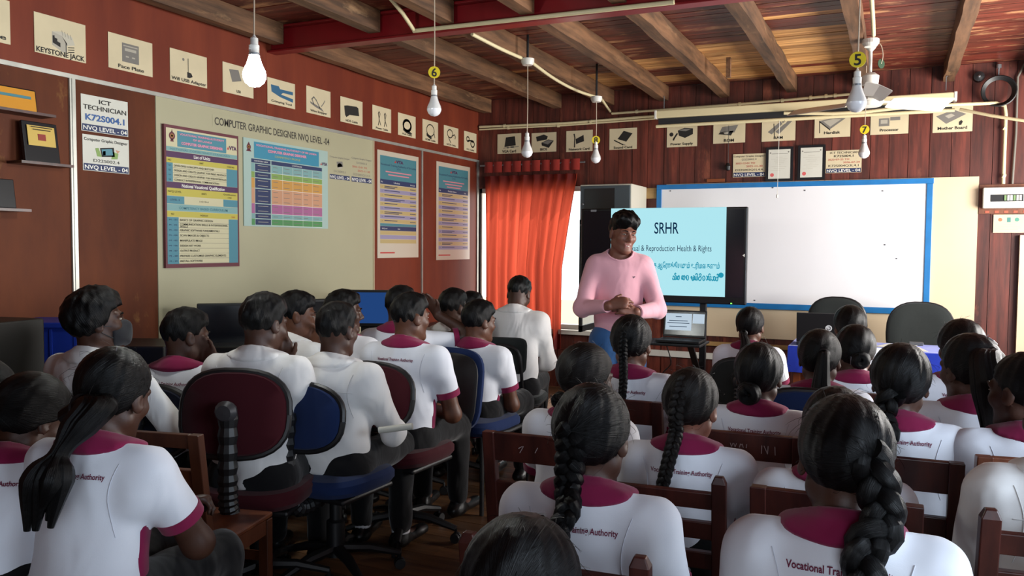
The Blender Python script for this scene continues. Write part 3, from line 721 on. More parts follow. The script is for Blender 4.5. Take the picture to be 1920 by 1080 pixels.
    if ho.get('fly'):
        rg = random.Random(int(ho['fly'] * 7)); mb = MB(); ax_ = [i_ for i_ in range(0, len(P), 3) if q[i_][2] > -.06]
        for _ in range(int(ho['fly'])):
            i_ = rg.choice(ax_); p0 = V([float(t) for t in P[i_]]); nn = (p0 - Hm(0, -.012, .03)).normalized(); tg = (G0 - p0); tg = tg - nn * tg.dot(nn); tg = tg.normalized() if tg.length > .01 else V((1, 0, 0)); sd = nn.cross(tg)
            L = rg.uniform(.025, .06); a = rg.uniform(-.7, .7); d = tg * cos(a) + sd * sin(a); up_ = rg.uniform(.05, .28)
            mb.tube([p0, p0 + d * L * .4 + nn * L * up_, p0 + d * L * .75 + nn * L * up_ * 1.5, p0 + d * L + nn * L * up_ * rg.uniform(.6, 1.9)], [.00045, .00045, .0004, .0002], 3, hmat)
        h_ = mb.build('flyaway_hair', None, hob); h_['kind'] = 'stuff'
    if ho.get('clip'):
        c_ = ho['clip']; p = Hm(*c_[:3]); mb = MB(); ux = Ryx(HR) @ V((1, 0, 0)); uy = Ryx(HR) @ V((0, .5, .85))
        for k in range(5): mb.box(p + ux * (k - 2) * .008 + uy * (.004 * (k % 2)), (.007, .012, .010), Ryx(HR), CLIPW)
        mb.build('hair_clip', None, hob, bevel=.002)
    if ho.get('pins'):
        for x, y, z, a in ho['pins']:
            p = Hm(x, y, z); ux = Ryx(HR) @ V((cos(a), 0, sin(a))); n_ = (p - Hm(0, -.015, .03)).normalized() * .003; mb = MB()
            mb.tube([p - ux * .022 + n_, p + n_ * 1.6, p + ux * .022 + n_], .0014, 5, PINM); mb.build('hair_pin', None, hob)
def Ryx(HR): return M([[float(c) for c in r_] for r_ in HR])
# ---------------------------------------------------------------- room shell
PLANKW = wood('brown_wall_board', '#3f1a12', '#6b3024', '#884a35', (9, 9, .8), 2.2, .5, .02, 1.2, .2, .3)
PLANKLIT = PLANKW
CEILW = wood('ceiling_board_painted', '#45190f', '#793426', '#b5835c', (.9, 9, 9), 2.0, .42, .075, 2.0, .35, .3)
CEILB = wood('ceiling_board_bare', '#a8733f', '#e3ad6c', '#6c3220', (.9, 10, 10), 2.2, .6, .0, 2.4, .5, .22)
JOISTM = wood('joist_timber', '#46301f', '#7a563a', '#967452', (9, .8, 9), 2.0, .65, .0, 1.5, .5, .2)
FLOORM = wood('floor_board', '#4c3422', '#7d5a3c', '#3a2415', (.8, 9, 9), 2.0, .42, .0, 1.5, .25, .25)
PLY = wood('red_plywood', '#66291a', '#78341f', '#94603c', (7, 5, 1.0), .8, .58, -.06, .9, .06, .06, .25)
PLYD = wood('brown_plywood', '#4e2412', '#633117', '#8d6636', (6, 3.5, 1.1), .9, .62, .03, 1.1, .06, .06, .2)
CREAM = plain('cream_board', '#d2bfa0', .6, var=.06, vscale=1.5)
CREAML = plain('cream_panel', '#a5a083', .5, var=.05, vscale=1.2)
ALU = plain('aluminium_strip', '#b5b5ad', .35, .5, var=.15, vscale=6)
REDP = plain('red_steel_paint', '#7c141a', .35, var=.12, vscale=5, spec=.6)
PVC = plain('ivory_pvc', '#d8cba2', .4); PVCW = plain('white_pvc', '#d6d4cc', .4); BLKP = plain('black_plastic', '#121214', .45)
STEELG = plain('grey_steel', '#8d9094', .4, .7); DARKW = wood('dark_chair_wood', '#2c1210', '#4a211a', '#6e3c2a', (7, 7, 1), 2.2, .35, -.03, 2, .15, .15)

def shell(name, mb, mat=None, parent=None, **k):
    o = mb.build(name, mat, parent, **k)
    if parent is None: o['kind'] = 'structure'
    return o
SHELL = plain('wall_backing', '#241512', .8)
# floor, its boards run along the back wall
mb = MB(); mb.b2((WX0 - .3, WY0 - .1, -.12), (WX1 + .1, WY1 + .1, -.026)); floor = shell('floor', mb, SHELL)
meshes = []
y = WY0
i = 0
while y < WY1 - .02:
    xs = [WX0 - .02, random.uniform(-3.2, .8), WX1]
    for a, b in zip(xs, xs[1:]):
        mb = MB(); mb.box(((a + b) / 2, y + .062, -.0125), (b - a - .003, .1215, .025)); mb.build('board', FLOORM, floor)
    y += .125
# ceiling
mb = MB(); mb.b2((WX0 - .3, WY0 - .1, CZ + .024), (WX1 + .1, WY1 + .1, CZ + .10)); ceil = shell('ceiling', mb, SHELL)
mb = MB(); mb.b2((WX0, WY0, CZ), (WX1, 3.6, CZ + .02)); mb.build('board', CEILW, ceil)
JX = [-4.10, -3.27, -2.70, -2.13, -1.535, -.925, -.29, .37, 1.0, 1.65]
bare = {(-2.7): (7.35, 7.9), (-2.13): (6.75, 7.9), (-1.535): (6.55, 8.05), (-.925): (6.35, 8.15), (-3.27): (6.9, 7.05)}
y = 3.6
while y < WY1:
    cuts = [WX0]; kinds = []
    for k, x in enumerate(JX[:-1]):
        m = 'p'
        if x in bare and bare[x][0] < y < bare[x][1] and random.random() < .9: m = 'b'
        if x == -.925 and 6.0 < y < 6.1: m = 'b'
        if not kinds: kinds.append(m)
        elif m != kinds[-1] or (y > 5 and x in (-1.535, -.29) and random.random() < .6): cuts.append(x + .04); kinds.append(m)
    cuts.append(WX1)
    for a, b, m in zip(cuts, cuts[1:], kinds):
        dz = random.uniform(0, .005); mb = MB(); mb.box(((a + b) / 2, y + .052, CZ + .011 + dz), (b - a - .002, .1005 + (0 if m == 'p' else -.003), .022)); mb.build('board', CEILB if m == 'b' else CEILW, ceil)
    y += .1045
for x in JX:
    mb = MB(); w_ = .088
    n = 14; ys = [4.93 + (WY1 - 4.95) * k / n for k in range(n + 1)]; rnd = [(random.uniform(-.006, .006), random.uniform(-.004, .005)) for _ in ys]
    vs = []
    for yy, (dx, dz) in zip(ys, rnd): vs += [(x - w_ / 2 + dx, yy, JZ + dz), (x + w_ / 2 + dx, yy, JZ + dz), (x + w_ / 2 + dx, yy, CZ), (x - w_ / 2 + dx, yy, CZ)]
    fs = [(k * 4 + j, k * 4 + (j + 1) % 4, k * 4 + 4 + (j + 1) % 4, k * 4 + 4 + j) for k in range(n) for j in range(4)] + [(3, 2, 1, 0), tuple(n * 4 + j for j in range(4))]
    mb.add(vs, [f[::-1] for f in fs]); mb.build('joist', JOISTM, ceil)
    mb = MB(); mb.box((x + (.0 if x > -4 else 0), (WY0 + 4.81) / 2, (JZ + CZ) / 2), (.09, 4.81 - WY0, CZ - JZ)); mb.build('joist', JOISTM, ceil)
mb = MB(); mb.box((-1.30, 7.05, JZ + .04), (.035, .05, .16)); mb.build('timber_block', JOISTM, ceil)
# red steel joist beam
bm_ = MB(); YB = 4.87
bm_.b2((WX0, YB - .05, 2.90), (WX1, YB + .05, 2.915)); bm_.b2((WX0, YB - .05, 3.072), (WX1, YB + .05, 3.088)); bm_.b2((WX0, YB - .006, 2.915), (WX1, YB + .006, 3.072))
beam = tag(bm_.build('steel_beam', REDP, None, bevel=.003), 'red painted steel girder crossing the room under the ceiling', 'beam', kind='structure')

# back wall of upright boards, with the curtained window opening
WIN = (-4.195, -2.78, .62, 2.13)
wb = MB(); wb.b2((WX0 - .2, WY1 + .03, -.1), (WIN[0], WY1 + .1, CZ)); wb.b2((WIN[1], WY1 + .03, -.1), (WX1 + .1, WY1 + .1, CZ)); wb.b2((WIN[0], WY1 + .03, -.1), (WIN[1], WY1 + .1, WIN[2])); wb.b2((WIN[0], WY1 + .03, WIN[3]), (WIN[1], WY1 + .1, CZ))
back = shell('wall_back', wb, SHELL)
x = WX0
while x < WX1:
    w_ = random.uniform(.145, .172); a, b = x + .002, min(x + w_ - .002, WX1); dy = random.uniform(0, .006)
    spans = [(0, CZ)] if b <= WIN[0] or a >= WIN[1] else [(0, WIN[2]), (WIN[3], CZ)]
    for z0, z1 in spans:
        mb = MB(); mb.b2((a, WY1 - .0 + dy, z0), (b, WY1 + .03, z1)); mb.build('plank', PLANKW, back)
    x += w_
# cream board behind the whiteboard, two sheets
for a, b in ((-2.10, -.62), (-.616, .63)):
    mb = MB(); mb.b2((a, WY1 - .014, .63), (b, WY1 - .001, 2.125)); mb.build('backing_sheet', CREAM, back)
mb = MB(); mb.b2((-2.25, WY1 - .03, .535), (-.55, WY1, .575)); mb.build('rail', wood('pale_rail', '#9a7748', '#b8945e', None, (.8, 9, 9), 2), back)
mb = MB(); mb.b2((-2.25, WY1 - .025, .40), (-.55, WY1, .46)); mb.build('rail', PVCW, back)
mb = MB(); mb.b2((-2.36, WY1 - .022, 1.985), (-2.2, WY1, 2.09)); mb.build('rail', wood('pale_rail', '#9a7748', '#b8945e'), back)
mb = MB(); mb.b2((-1.70, WY1 - .02, 2.135), (-1.53, WY1, 2.165)); mb.build('rail', wood('orange_rail', '#8a4420', '#b0642e', None, (.8, 9, 9), 3), back)
# far right post of the back wall
mb = MB(); mb.b2((.945, WY1 - .05, 0), (1.07, WY1, 1.62)); tag(mb.build('trim_1', CREAM), kind='structure')
# window: frame, two mullions, horizontal bars, sill; glass pane
win = empty('window_1', ((WIN[0] + WIN[1]) / 2, WY1 + .05, WIN[2])); tag(win, kind='structure')
def kid(o, par): o.parent = par; o.matrix_parent_inverse = par.matrix_world.inverted(); return o
bpy.context.view_layer.update()
FR = plain('window_frame_paint', '#c9c5bb', .45)
mb = MB(); a, b, c, d = WIN
for lo, hi in (((a, WY1 + .02, c), (a + .018, WY1 + .09, d)), ((b - .05, WY1 + .02, c), (b, WY1 + .09, d)), ((a, WY1 + .02, d - .05), (b, WY1 + .09, d)), ((a, WY1 + .02, c), (b, WY1 + .09, c + .05)), (((a + b) / 2 - .02, WY1 + .03, c), ((a + b) / 2 + .02, WY1 + .08, d))): mb.b2(lo, hi)
kid(mb.build('window_frame', FR), win)
mb = MB(); mb.b2((a - .04, WY1 - .06, c - .05), (b + .06, WY1 + .05, c)); kid(mb.build('window_sill', FR, bevel=.006), win)
# open sash of the window, swung into the room beside the television
sash = MB(); xs_, ys_ = -2.80, WY1 - .02
for z0, z1 in ((.66, .72), (1.70, 1.76)): sash.b2((xs_ - .012, ys_ - .55, z0), (xs_ + .012, ys_, z1))
for y0 in (ys_ - .55, ys_ - .05): sash.b2((xs_ - .012, y0, .66), (xs_ + .012, y0 + .05, 1.76))
sh_ = kid(sash.build('sash', plain('dark_sash', '#2b3032', .4, .3)), win)
GL = bpy.data.materials.new('tinted_glass'); GL.use_nodes = True; gb = GL.node_tree.nodes['Principled BSDF']; gb.inputs['Base Color'].default_value = (.5, .57, .58, 1); gb.inputs['Roughness'].default_value = .22; gb.inputs['Alpha'].default_value = .55
mb = MB(); mb.b2((xs_ - .003, ys_ - .5, .72), (xs_ + .003, ys_ - .05, 1.70)); g_ = mb.build('pane', GL); g_.parent = sh_; g_.matrix_parent_inverse = M.Identity(4)

# left wall: upper ply band, strip, lower panels
lw = MB(); lw.b2((WX0 - .12, WY0 - .1, -.1), (WX0 - .02, WY1 + .1, CZ)); left = shell('wall_left', lw, SHELL)
ZT = 2.43
for y0, y1, z0, z1, m, px in ((WY0, 1.0, ZT, JZ + .02, PLY, 0), (1.0, 4.81, ZT, JZ + .1, PLY, 0), (4.81, WY1, ZT, JZ + .1, PLY, 0), (WY0, 3.21, 0, ZT, PLYD, 0), (3.23, 3.80, 0, ZT, PLYD, 0), (3.80, 6.171, 0, ZT, CREAML, .004), (6.171, 6.99, 0, ZT, PLY, 0), (7.01, WY1, 0, ZT, PLY, 0)):
    mb = MB(); mb.b2((WX0 - .02, y0 + .001, z0), (WX0 + px, y1 - .001, z1)); mb.build('panel', m, left)
for y0, y1 in ((WY0, 3.2), (3.2, 4.83), (4.83, WY1)):
    mb = MB(); mb.b2((WX0, y0, ZT - .012), (WX0 + .012, y1, ZT + .012)); mb.build('cover_strip', ALU, left)
for y0, w_ in ((3.22, .036), (7.0, .022), (6.171, .012)):
    mb = MB(); mb.b2((WX0, y0 - w_ / 2, 0), (WX0 + .012, y0 + w_ / 2, ZT - .012)); mb.b2((WX0 + .012, y0 - w_ / 6, 0), (WX0 + .016, y0 + w_ / 6, ZT - .012)); mb.build('cover_strip', ALU if w_ > .02 else CREAM, left)
mb = MB(); mb.b2((WX0, WY1 - .04, 0), (WX0 + .012, WY1, 2.42)); mb.build('cover_strip', ALU, left)
# right wall and rear wall with real openings for the daylight
rw = MB(); X0, X1 = WX1, WX1 + .1
for y0, y1, z0, z1 in ((WY0 - .1, .25, 0, CZ), (.25, 2.55, 0, .9), (.25, 2.55, 2.3, CZ), (2.55, 4.93, 0, CZ), (4.93, 7.27, 0, .9), (4.93, 7.27, 2.3, CZ), (7.27, WY1 + .1, 0, CZ)): rw.b2((X0, y0, z0), (X1, y1, z1))
shell('wall_right', rw, PLANKW)
rr_ = MB()
for x0, x1, z0, z1 in ((WX0 - .1, -.2, 0, CZ), (-.2, 1.4, 2.35, CZ), (1.4, WX1 + .1, 0, CZ)): rr_.b2((x0, WY0 - .1, z0), (x1, WY0, z1))
shell('wall_rear', rr_, PLANKW)
# ground outside
mb = MB(); mb.b2((-14, WY1 + .3, -.5), (14, 26, -.3)); mb.b2((WX1 + .3, -12, -.5), (14, WY1 + .3, -.3)); mb.b2((-14, -12, -.5), (WX1 + .3, WY0 - .3, -.3)); tag(mb.build('ground', plain('dry_ground', '#b3a283', .9)), kind='structure')

# ---------------------------------------------------------------- curtain
CU = bpy.data.materials.new('red_curtain'); CU.use_nodes = True; n = CU.node_tree; b = n.nodes['Principled BSDF']
b.inputs['Base Color'].default_value = s2l('#5e1514'); b.inputs['Roughness'].default_value = .8
tr = n.nodes.new('ShaderNodeBsdfTranslucent'); tr.inputs[0].default_value = s2l('#d0553e'); mx = n.nodes.new('ShaderNodeMixShader'); mx.inputs[0].default_value = .42
n.links.new(b.outputs[0], mx.inputs[1]); n.links.new(tr.outputs[0], mx.inputs[2]); n.links.new(mx.outputs[0], n.nodes['Material Output'].inputs[0])
ct = empty('curtain', (-3.55, WY1 - .065, .42)); tag(ct, 'sunlit red pleated curtain hanging over the back window in the corner', 'curtain')
nu, nv_ = 150, 44; xa, xb = -4.095, -2.985; vs = []
for j in range(nv_ + 1):
    t = j / nv_; z = 2.39 - t * 1.98; narrow = .20 * min(1, max(0, (t - .02) / .55)) ** .8
    for i_ in range(nu + 1):
        u = i_ / nu; x = xa + .012 * t + (xb - narrow - xa) * u
        ph = u * 2 * pi * 8.5 + .5 * sin(u * 7 + t * 1.6); am = .026 + .020 * t
        vs.append((x + .012 * sin(ph * .5 + t * 3) * t + 3.55, -.012 - .02 * (1 if t < .07 else 0) + am * sin(ph) + .006 * sin(ph * 2.3 + t * 5), z - .42))
fs = [(j * (nu + 1) + i_, j * (nu + 1) + i_ + 1, (j + 1) * (nu + 1) + i_ + 1, (j + 1) * (nu + 1) + i_) for j in range(3, nv_) for i_ in range(nu)]
mb = MB(); mb.add(vs, fs); mb.build('fabric', CU, ct, smooth=True)
HD = cloth('curtain_heading_cloth', '#8a2a22', fold=.2)
for k in range(10):
    x0 = xa + (xb - xa) * k / 10; x1 = xa + (xb - xa) * (k + 1) / 10; mb = MB(); m_ = 8; vs = []
    for z in (1.985, 1.92, 1.87):
        for q_ in range(m_ + 1):
            u = q_ / m_; vs.append((x0 + (x1 - x0) * u + 3.55 - .02 * (1.985 - z), -.055 + .030 * (2 * u - 1) ** 2 * (1 if u < .5 else .6) - .006 * (k % 2), z))
    mb.add(vs, [(r_ * (m_ + 1) + q_, r_ * (m_ + 1) + q_ + 1, (r_ + 1) * (m_ + 1) + q_ + 1, (r_ + 1) * (m_ + 1) + q_) for r_ in range(2) for q_ in range(m_)]); mb.build('heading_pleat', HD, ct, smooth=True)
mb = MB(); mb.tube([(xa + 3.50, -.03, 1.95), (xb + 3.60, -.03, 1.95)], .009, 8); mb.build('curtain_rail', STEELG, ct)

# ---------------------------------------------------------------- whiteboard
wbd = empty('whiteboard', (-.957, WY1 - .016, 1.517)); tag(wbd, 'large whiteboard with blue taped edges on the back wall', 'whiteboard')
mb = MB(); mb.b2((-1.225, -.016, -.592), (1.225, 0, .592)); mb.build('board', plain('white_melamine', '#e3e3e6', .22, spec=.5, var=.02, vscale=1.3), wbd)
BL = plain('blue_tape', '#1d6fae', .35, var=.12, vscale=9)
for lo, hi in (((-1.235, .555), (1.24, .602)), ((-1.235, -.602), (1.235, -.548)), ((-1.235, -.548), (-1.185, .555)), ((1.185, -.548), (1.235, .555))):
    mb = MB(); mb.b2((lo[0], -.026, lo[1]), (hi[0], .0, hi[1])); mb.build('edge_tape', BL, wbd, bevel=.003)
mb = MB()
for px, py in ((1257, 358), (1449, 352), (1509, 357), (1655, 358), (1659, 459), (1681, 485), (1415, 563), (1706, 582)):
    p = on(px, py, 1, WY1 - .033); mb.box((p.x + .957, -.018, p.z - 1.517), (.012, .004, .01))
mb.build('screw_heads', plain('screw_grey', '#55555a', .4, .5), wbd)

# rolled-up projection screen in front of the back wall
ps = empty('projection_screen', (-.86, 7.9, 2.74)); tag(ps, 'long white rolled-up projection screen hanging near the back wall', 'screen')
mb = MB(); mb.b2((-1.27, -.045, -.008), (1.27, .035, .064)); mb.build('case', PVC, ps, bevel=.01)
mb = MB(); mb.b2((-1.25, -.012, -.068), (1.25, -.004, .0)); mb.build('screen_cloth', plain('black_screen_border', '#1b1c20', .7), ps)
mb = MB(); mb.tube([(-1.27, -.01, -.082), (1.27, -.01, -.082)], .016, 10); mb.build('bottom_bar', PVC, ps, smooth=True)
for sx in (-1, 1):
    mb = MB(); mb.b2((sx * 1.272 - .012, -.049, -.012), (sx * 1.272 + .012, .04, .068)); mb.build('end_cap', PVCW, ps, bevel=.006)
    mb = MB(); mb.tube([(sx * 1.2, 0, .085), (sx * 1.2, 0, .2), (sx * 1.21, 0, JZ - 2.74)], .004, 6); mb.build('hanging_chain', STEELG, ps)
mb = MB(); mb.tube([(-.13, -.02, -.09), (-.135, -.02, -.75)], .0022, 6); mb.lathe([(.0, -.79), (.009, -.785), (.009, -.76), (.0, -.75)], (-.135, -.02, 0), 8); mb.build('pull_cord', PVCW, ps)
mb = MB(); mb.tube(arc_pts([(-.09, -.02, -.08), (-.075, -.02, -.11), (-.10, -.02, -.12), (-.115, -.02, -.10)], 5), .003, 6); mb.build('pull_ring', PVC, ps)

# ---------------------------------------------------------------- conduits
def pipe(name, pts, r, m, label, smoothpath=False, clips=()):
    P = [V(p) for p in pts]; o0 = P[0]; mb = MB(); mb.tube(arc_pts([p - o0 for p in P], 6) if smoothpath else [p - o0 for p in P], r, 10); o = mb.build(name, m, None, smooth=True); o.location = o0; tag(o, label, 'pipe')
    for c in clips:
        mb = MB(); mb.lathe([(r + .003, -.012), (r + .006, -.012), (r + .006, .012), (r + .003, .012)], V(c) - o0, 10, m, (P[-1] - P[0]).to_track_quat('Z', 'Y').to_matrix()); mb.build('saddle_clip', None, o)
    return o
OW = WY1 - .022
pipe('conduit', [on(899, 238, 1, OW), on(1060, 231, 1, OW), on(1236, 217, 1, OW)], .013, PVC, 'upper of the two ivory conduits running level left of the projection screen', clips=[on(946, 236, 1, OW), on(1108, 228, 1, OW)])
pipe('conduit', [on(899, 243, 1, OW), on(1060, 235, 1, OW), on(1236, 222, 1, OW)], .009, PVC, 'lower thinner ivory conduit of the pair left of the projection screen', clips=[on(953, 240, 1, OW), on(1047, 236, 1, OW)])
pipe('conduit', [on(1147, 213, 1, OW), on(1400, 194, 1, OW), on(1600, 176, 1, OW)], .012, PVC, 'ivory conduit on the back wall just above the projection screen', clips=[on(p, q, 1, OW) for p, q in ((1194, 209), (1387, 195), (1467, 188), (1520, 183), (1549, 180), (1566, 179))])
pipe('conduit', [on(1470, 212, 1, 7.80), on(1560, 213, 1, 7.80), on(1620, 210, 1, 7.80), on(1690, 202, 1, 7.8), on(1800, 196, 1, 7.85), on(1868, 193, 1, OW - .02), on(1884, 199, 1, OW - .02), on(1886, 215, 1, OW - .02), on(1881, 345, 1, OW - .02)], .015, PVC, 'ivory conduit bending down to the fuse box', clips=[on(1884, 240, 1, OW - .02), on(1882, 330, 1, OW - .02)])
pipe('conduit', [on(1800, 205, 1, 7.8), on(1860, 217, 1, 7.7), on(1950, 231, 1, 7.6)], .013, PVC, 'ivory conduit slanting off to the right past the motherboard card')
pipe('conduit', [on(1921, 120, 1, OW), on(1908, 145, 1, OW), on(1905, 250, 1, OW), on(1898, 345, 1, OW)], .010, plain('grey_pvc', '#6f6a62', .5), 'thin grey conduit rising at the right end of the back wall')
YF = YB - .065
beamp = [on(655 + 120, 58, 1, YF), on(1000, 33, 1, YF), on(1264, 4, 1, YF)]
pipe('conduit', beamp, .014, PVC, 'ivory conduit running along the face of the red girder')
pipe('conduit', [on(775, 55, 1, YF - .02), on(755, 25, 1, 4.6), on(728, -8, 1, 4.35)], .013, PVC, 'short ivory conduit slanting up over the red girder')
zj = JZ - .015
cp = [on(885, 64, 2, zj), on(940, 92, 2, zj - .03), on(990, 114, 2, zj - .01)]
pipe('conduit', cp, .013, PVC, 'sagging ivory conduit between the girder and the middle bulb rose', True)
cp2 = [on(994, 115, 2, zj - .01), on(1040, 148, 2, zj - .03), on(1082, 170, 2, zj - .035), on(1125, 184, 2, zj - .02)]
pipe('conduit', cp2, .013, PVC, 'sagging ivory conduit between the two ceiling roses by the back wall', True)
pipe('conduit', [on(1128, 186, 2, zj - .02), on(1144, 209, 1, OW - .01)], .012, PVC, 'short ivory conduit slanting down to the top of the back wall')
pipe('conduit', [on(1634, -6, 2, JZ - .02), on(1637, 40, 2, JZ - .02), on(1638, 66, 2, JZ - .02)], .013, PVC, 'ivory conduit along the joist above the fan')
# ---------------------------------------------------------------- wall cards and posters
PAP = plain('aged_card', '#cbbd9c', .7, var=.06, vscale=5); PAPW = plain('white_card', '#c9c8bd', .6, var=.03)
INK = plain('ink_black', '#1d1a18', .7); INKG = plain('ink_grey', '#74706a', .7); INKL = plain('ink_light_grey', '#a8a294', .7); NAVY = plain('ink_navy', '#233056', .6); INKW = plain('ink_white', '#e4e2da', .6)
INKB = plain('ink_blue', '#2d5690', .6); CYAN = plain('print_cyan', '#447f8e', .5); PURP = plain('print_purple', '#46204a', .5); YEL = plain('print_yellow', '#b5a945', .5); RED = plain('print_red', '#b2322f', .5); CREAMP = plain('print_cream', '#c2bb98', .5)
PNK = plain('print_pink', '#d58aa0', .5); ORG = plain('print_orange', '#bd8c44', .5); SAL = plain('print_salmon', '#bd8c6c', .5); MAG = plain('print_magenta', '#9e5c86', .5); GRN = plain('print_green', '#4a8650', .5); GRN2 = plain('print_light_green', '#7a984e', .5); LCY = plain('print_pale_cyan', '#759c9b', .5); TEALP = plain('print_teal', '#437983', .5); MAROONP = plain('print_maroon', '#5e2430', .5); LILAC = plain('print_lilac', '#8d86a0', .5); SKYP = plain('print_sky', '#9dbfd0', .5)
CARDS = 'hardware picture cards along the top of the walls'
def jack(c):
    c.poly([(.33, .38), (.52, .44), (.62, .60), (.62, .82), (.55, .86), (.33, .72)], INKL).poly([(.33, .38), (.52, .33), (.72, .40), (.78, .60), (.62, .66), (.52, .44)], plain('ink_pale', '#b9b3a2', .7)).up()
    c.poly([(.34, .48), (.38, .47), (.38, .52), (.43, .54), (.43, .60), (.49, .63), (.49, .74), (.34, .66)], INK).line([(.60, .60), (.60, .83)], .02, INK)
    for k in range(3): c.line([(.64, .70 + k * .06), (.76, .67 + k * .06)], .022, INK)
    for k in range(4): c.line([(.52 + k * .055, .30 + k * .02), (.54 + k * .055, .42 + k * .02)], .012, INKG)
def plate(c): c.rect(.30, .20, .68, .74, INKG).up().rect(.33, .26, .65, .29, INKL).rect(.36, .34, .62, .42, INKL).rect(.38, .56, .45, .60, INKL).rect(.52, .56, .59, .60, INKL)
def usbant(c): c.disc(.35, .26, .045, INKG).line([(.48, .20), (.48, .62)], .025, INK).poly([(.45, .62), (.56, .64), (.60, .74), (.52, .80), (.45, .80)], INK)
def crimp(c): c.poly([(.12, .25), (.40, .25), (.45, .35), (.92, .34), (.92, .47), (.55, .47), (.48, .55), (.92, .62), (.92, .76), (.45, .66), (.14, .52)], plain('tool_blue', '#2f5f80', .5))
def strip(c): c.poly([(.15, .55), (.35, .62), (.62, .72), (.72, .85), (.60, .80), (.36, .72), (.16, .62)], INKG).line([(.30, .62), (.22, .45), (.30, .36), (.40, .46), (.55, .72)], .05, INKG).line([(.60, .66), (.70, .52), (.76, .40)], .035, INKG)
def ribbon(c): c.poly([(.16, .34), (.30, .30), (.72, .26), (.80, .30), (.84, .62), (.40, .66), (.26, .78), (.20, .70)], INK)
def powerc(c):
    for x in (.30, .62): c.line([(x, .78), (x + .06, .55), (x, .30), (x + .05, .22), (x + .10, .30), (x + .04, .52), (x + .14, .76)], .04, INK)
def coil(c, loops=1, r=.24, x=.5, y=.48, wd=.09):
    for k in range(loops): c.line([(x + cos(a * pi / 9) * r * .9 + k * .02, y + sin(a * pi / 9) * r + k * .03) for a in range(19)], wd, INK)
def vgac(c): coil(c, 2); c.poly([(.28, .62), (.60, .70), (.80, .82), (.72, .88), (.45, .84), (.28, .74)], INK)
def hdmic(c): coil(c, 1, .27, .5, .45, .05); c.poly([(.24, .60), (.34, .66), (.62, .78), (.52, .86), (.26, .74)], INK); c.line([(.72, .5), (.78, .74)], .05, INK)
def satac(c): coil(c, 1, .2, .42, .36, .05); c.line([(.55, .46), (.72, .36), (.80, .46), (.76, .56)], .05, INK); c.line([(.3, .5), (.36, .64), (.48, .80)], .05, INK)
def dcc(c): coil(c, 1, .12, .3, .38, .06); coil(c, 1, .16, .68, .58, .07); c.line([(.3, .46), (.6, .42), (.72, .50)], .08, INK)
def vgacard(c): c.poly([(.36, .18), (.74, .14), (.78, .60), (.30, .66)], INK).up().rect(.40, .66, .48, .74, INKG).rect(.56, .64, .70, .72, INKG); c.line([(.26, .72), (.90, .66)], .03, INKG)
def bios(c): c.poly([(.18, .20), (.50, .10), (.66, .20), (.62, .36), (.22, .44)], INK).poly([(.40, .52), (.68, .36), (.90, .44), (.70, .80), (.42, .66)], INK).up().poly([(.44, .52), (.68, .39), (.86, .45), (.66, .62)], INKG)
def nic(c): c.line([(.30, .16), (.33, .34), (.32, .78)], .06, INK).poly([(.36, .40), (.66, .22), (.68, .52), (.38, .64)], INK)
def sound(c): c.poly([(.52, .12), (.84, .26), (.62, .64), (.30, .50)], INK).line([(.18, .55), (.50, .78)], .05, INK).line([(.24, .62), (.58, .80)], .03, INKG)
def psu(c): c.poly([(.36, .36), (.58, .26), (.86, .30), (.86, .52), (.60, .66), (.40, .56)], INK).up().poly([(.40, .36), (.58, .29), (.80, .32), (.62, .40)], INKG); c.line([(.34, .48), (.24, .66), (.22, .72)], .06, INK); c.disc(.15, .50, .08, INK)
def rom(c): c.poly([(.28, .30), (.78, .24), (.66, .56), (.20, .52)], INKG).poly([(.22, .52), (.64, .48), (.56, .68), (.16, .60)], INK).up().poly([(.32, .54), (.50, .50), (.46, .62), (.36, .61)], INKL)
def ram(c):
    for d in (0, .22): c.poly([(.18 + d, .62), (.58 + d, .18), (.68 + d, .22), (.30 + d, .72)], INKG)
    c.up().line([(.36, .30), (.38, .80)], .03, INK)
def hdd(c): c.poly([(.14, .30), (.44, .66), (.86, .24), (.52, .20)], INKG).up().poly([(.24, .32), (.44, .56), (.74, .27), (.52, .24)], INKL).poly([(.14, .30), (.44, .66), (.44, .72), (.14, .36)], INK); c.line([(.14, .3), (.15, .8)], .03, INK)
def cpu(c): c.rect(.22, .34, .50, .66, INKG).rect(.52, .30, .78, .44, INKG).up().rect(.27, .40, .45, .56, INKL)
def mobo(c): c.poly([(.08, .38), (.52, .16), (.84, .34), (.34, .68)], INKG).up().poly([(.30, .38), (.46, .30), (.56, .38), (.40, .48)], INKL).poly([(.66, .62), (.72, .56), (.76, .62), (.72, .74), (.66, .74)], INK)
def card(wall, tl, br, cap, pic, desc, caph=.10, capy=.90, tilt=0, wfrac=None):
    c = Card('picture_card', wall, tl, br, PAP, tilt=tilt, label='aged picture card showing %s on the %s wall' % (desc, 'left' if wall == 'L' else 'back'), cat='card', group=CARDS)
    pic(c); c.up(); c.text(cap, .5, capy, caph * 1.12, INK, wfrac and min(.94, wfrac * 1.12), bold=.022); return c.done()
card('L', (-62, -20), (19.5, 84), 'Cable', lambda c: c.rect(.2, .3, .6, .6, INKG), 'a device cut off by the picture edge', .10, .86, wfrac=.0 or .7)
card('L', (63, 21), (161, 119), 'KEYSTONE JACK', jack, 'a keystone jack', .115, .90, wfrac=.92)
card('L', (202, 59), (286, 145), 'Face Plate', plate, 'a grey face plate', .09, .88, wfrac=.52)
card('L', (318, 89), (388, 166), 'Wifi USB Adapter', usbant, 'a wireless adapter with an aerial', .09, .90, wfrac=.92)
card('L', (417, 115), (475, 185), 'USB', lambda c: c.poly([(.2, .2), (.5, .15), (.6, .5), (.3, .6)], INKG), 'a part hidden behind the lit lamp', .08, .88)
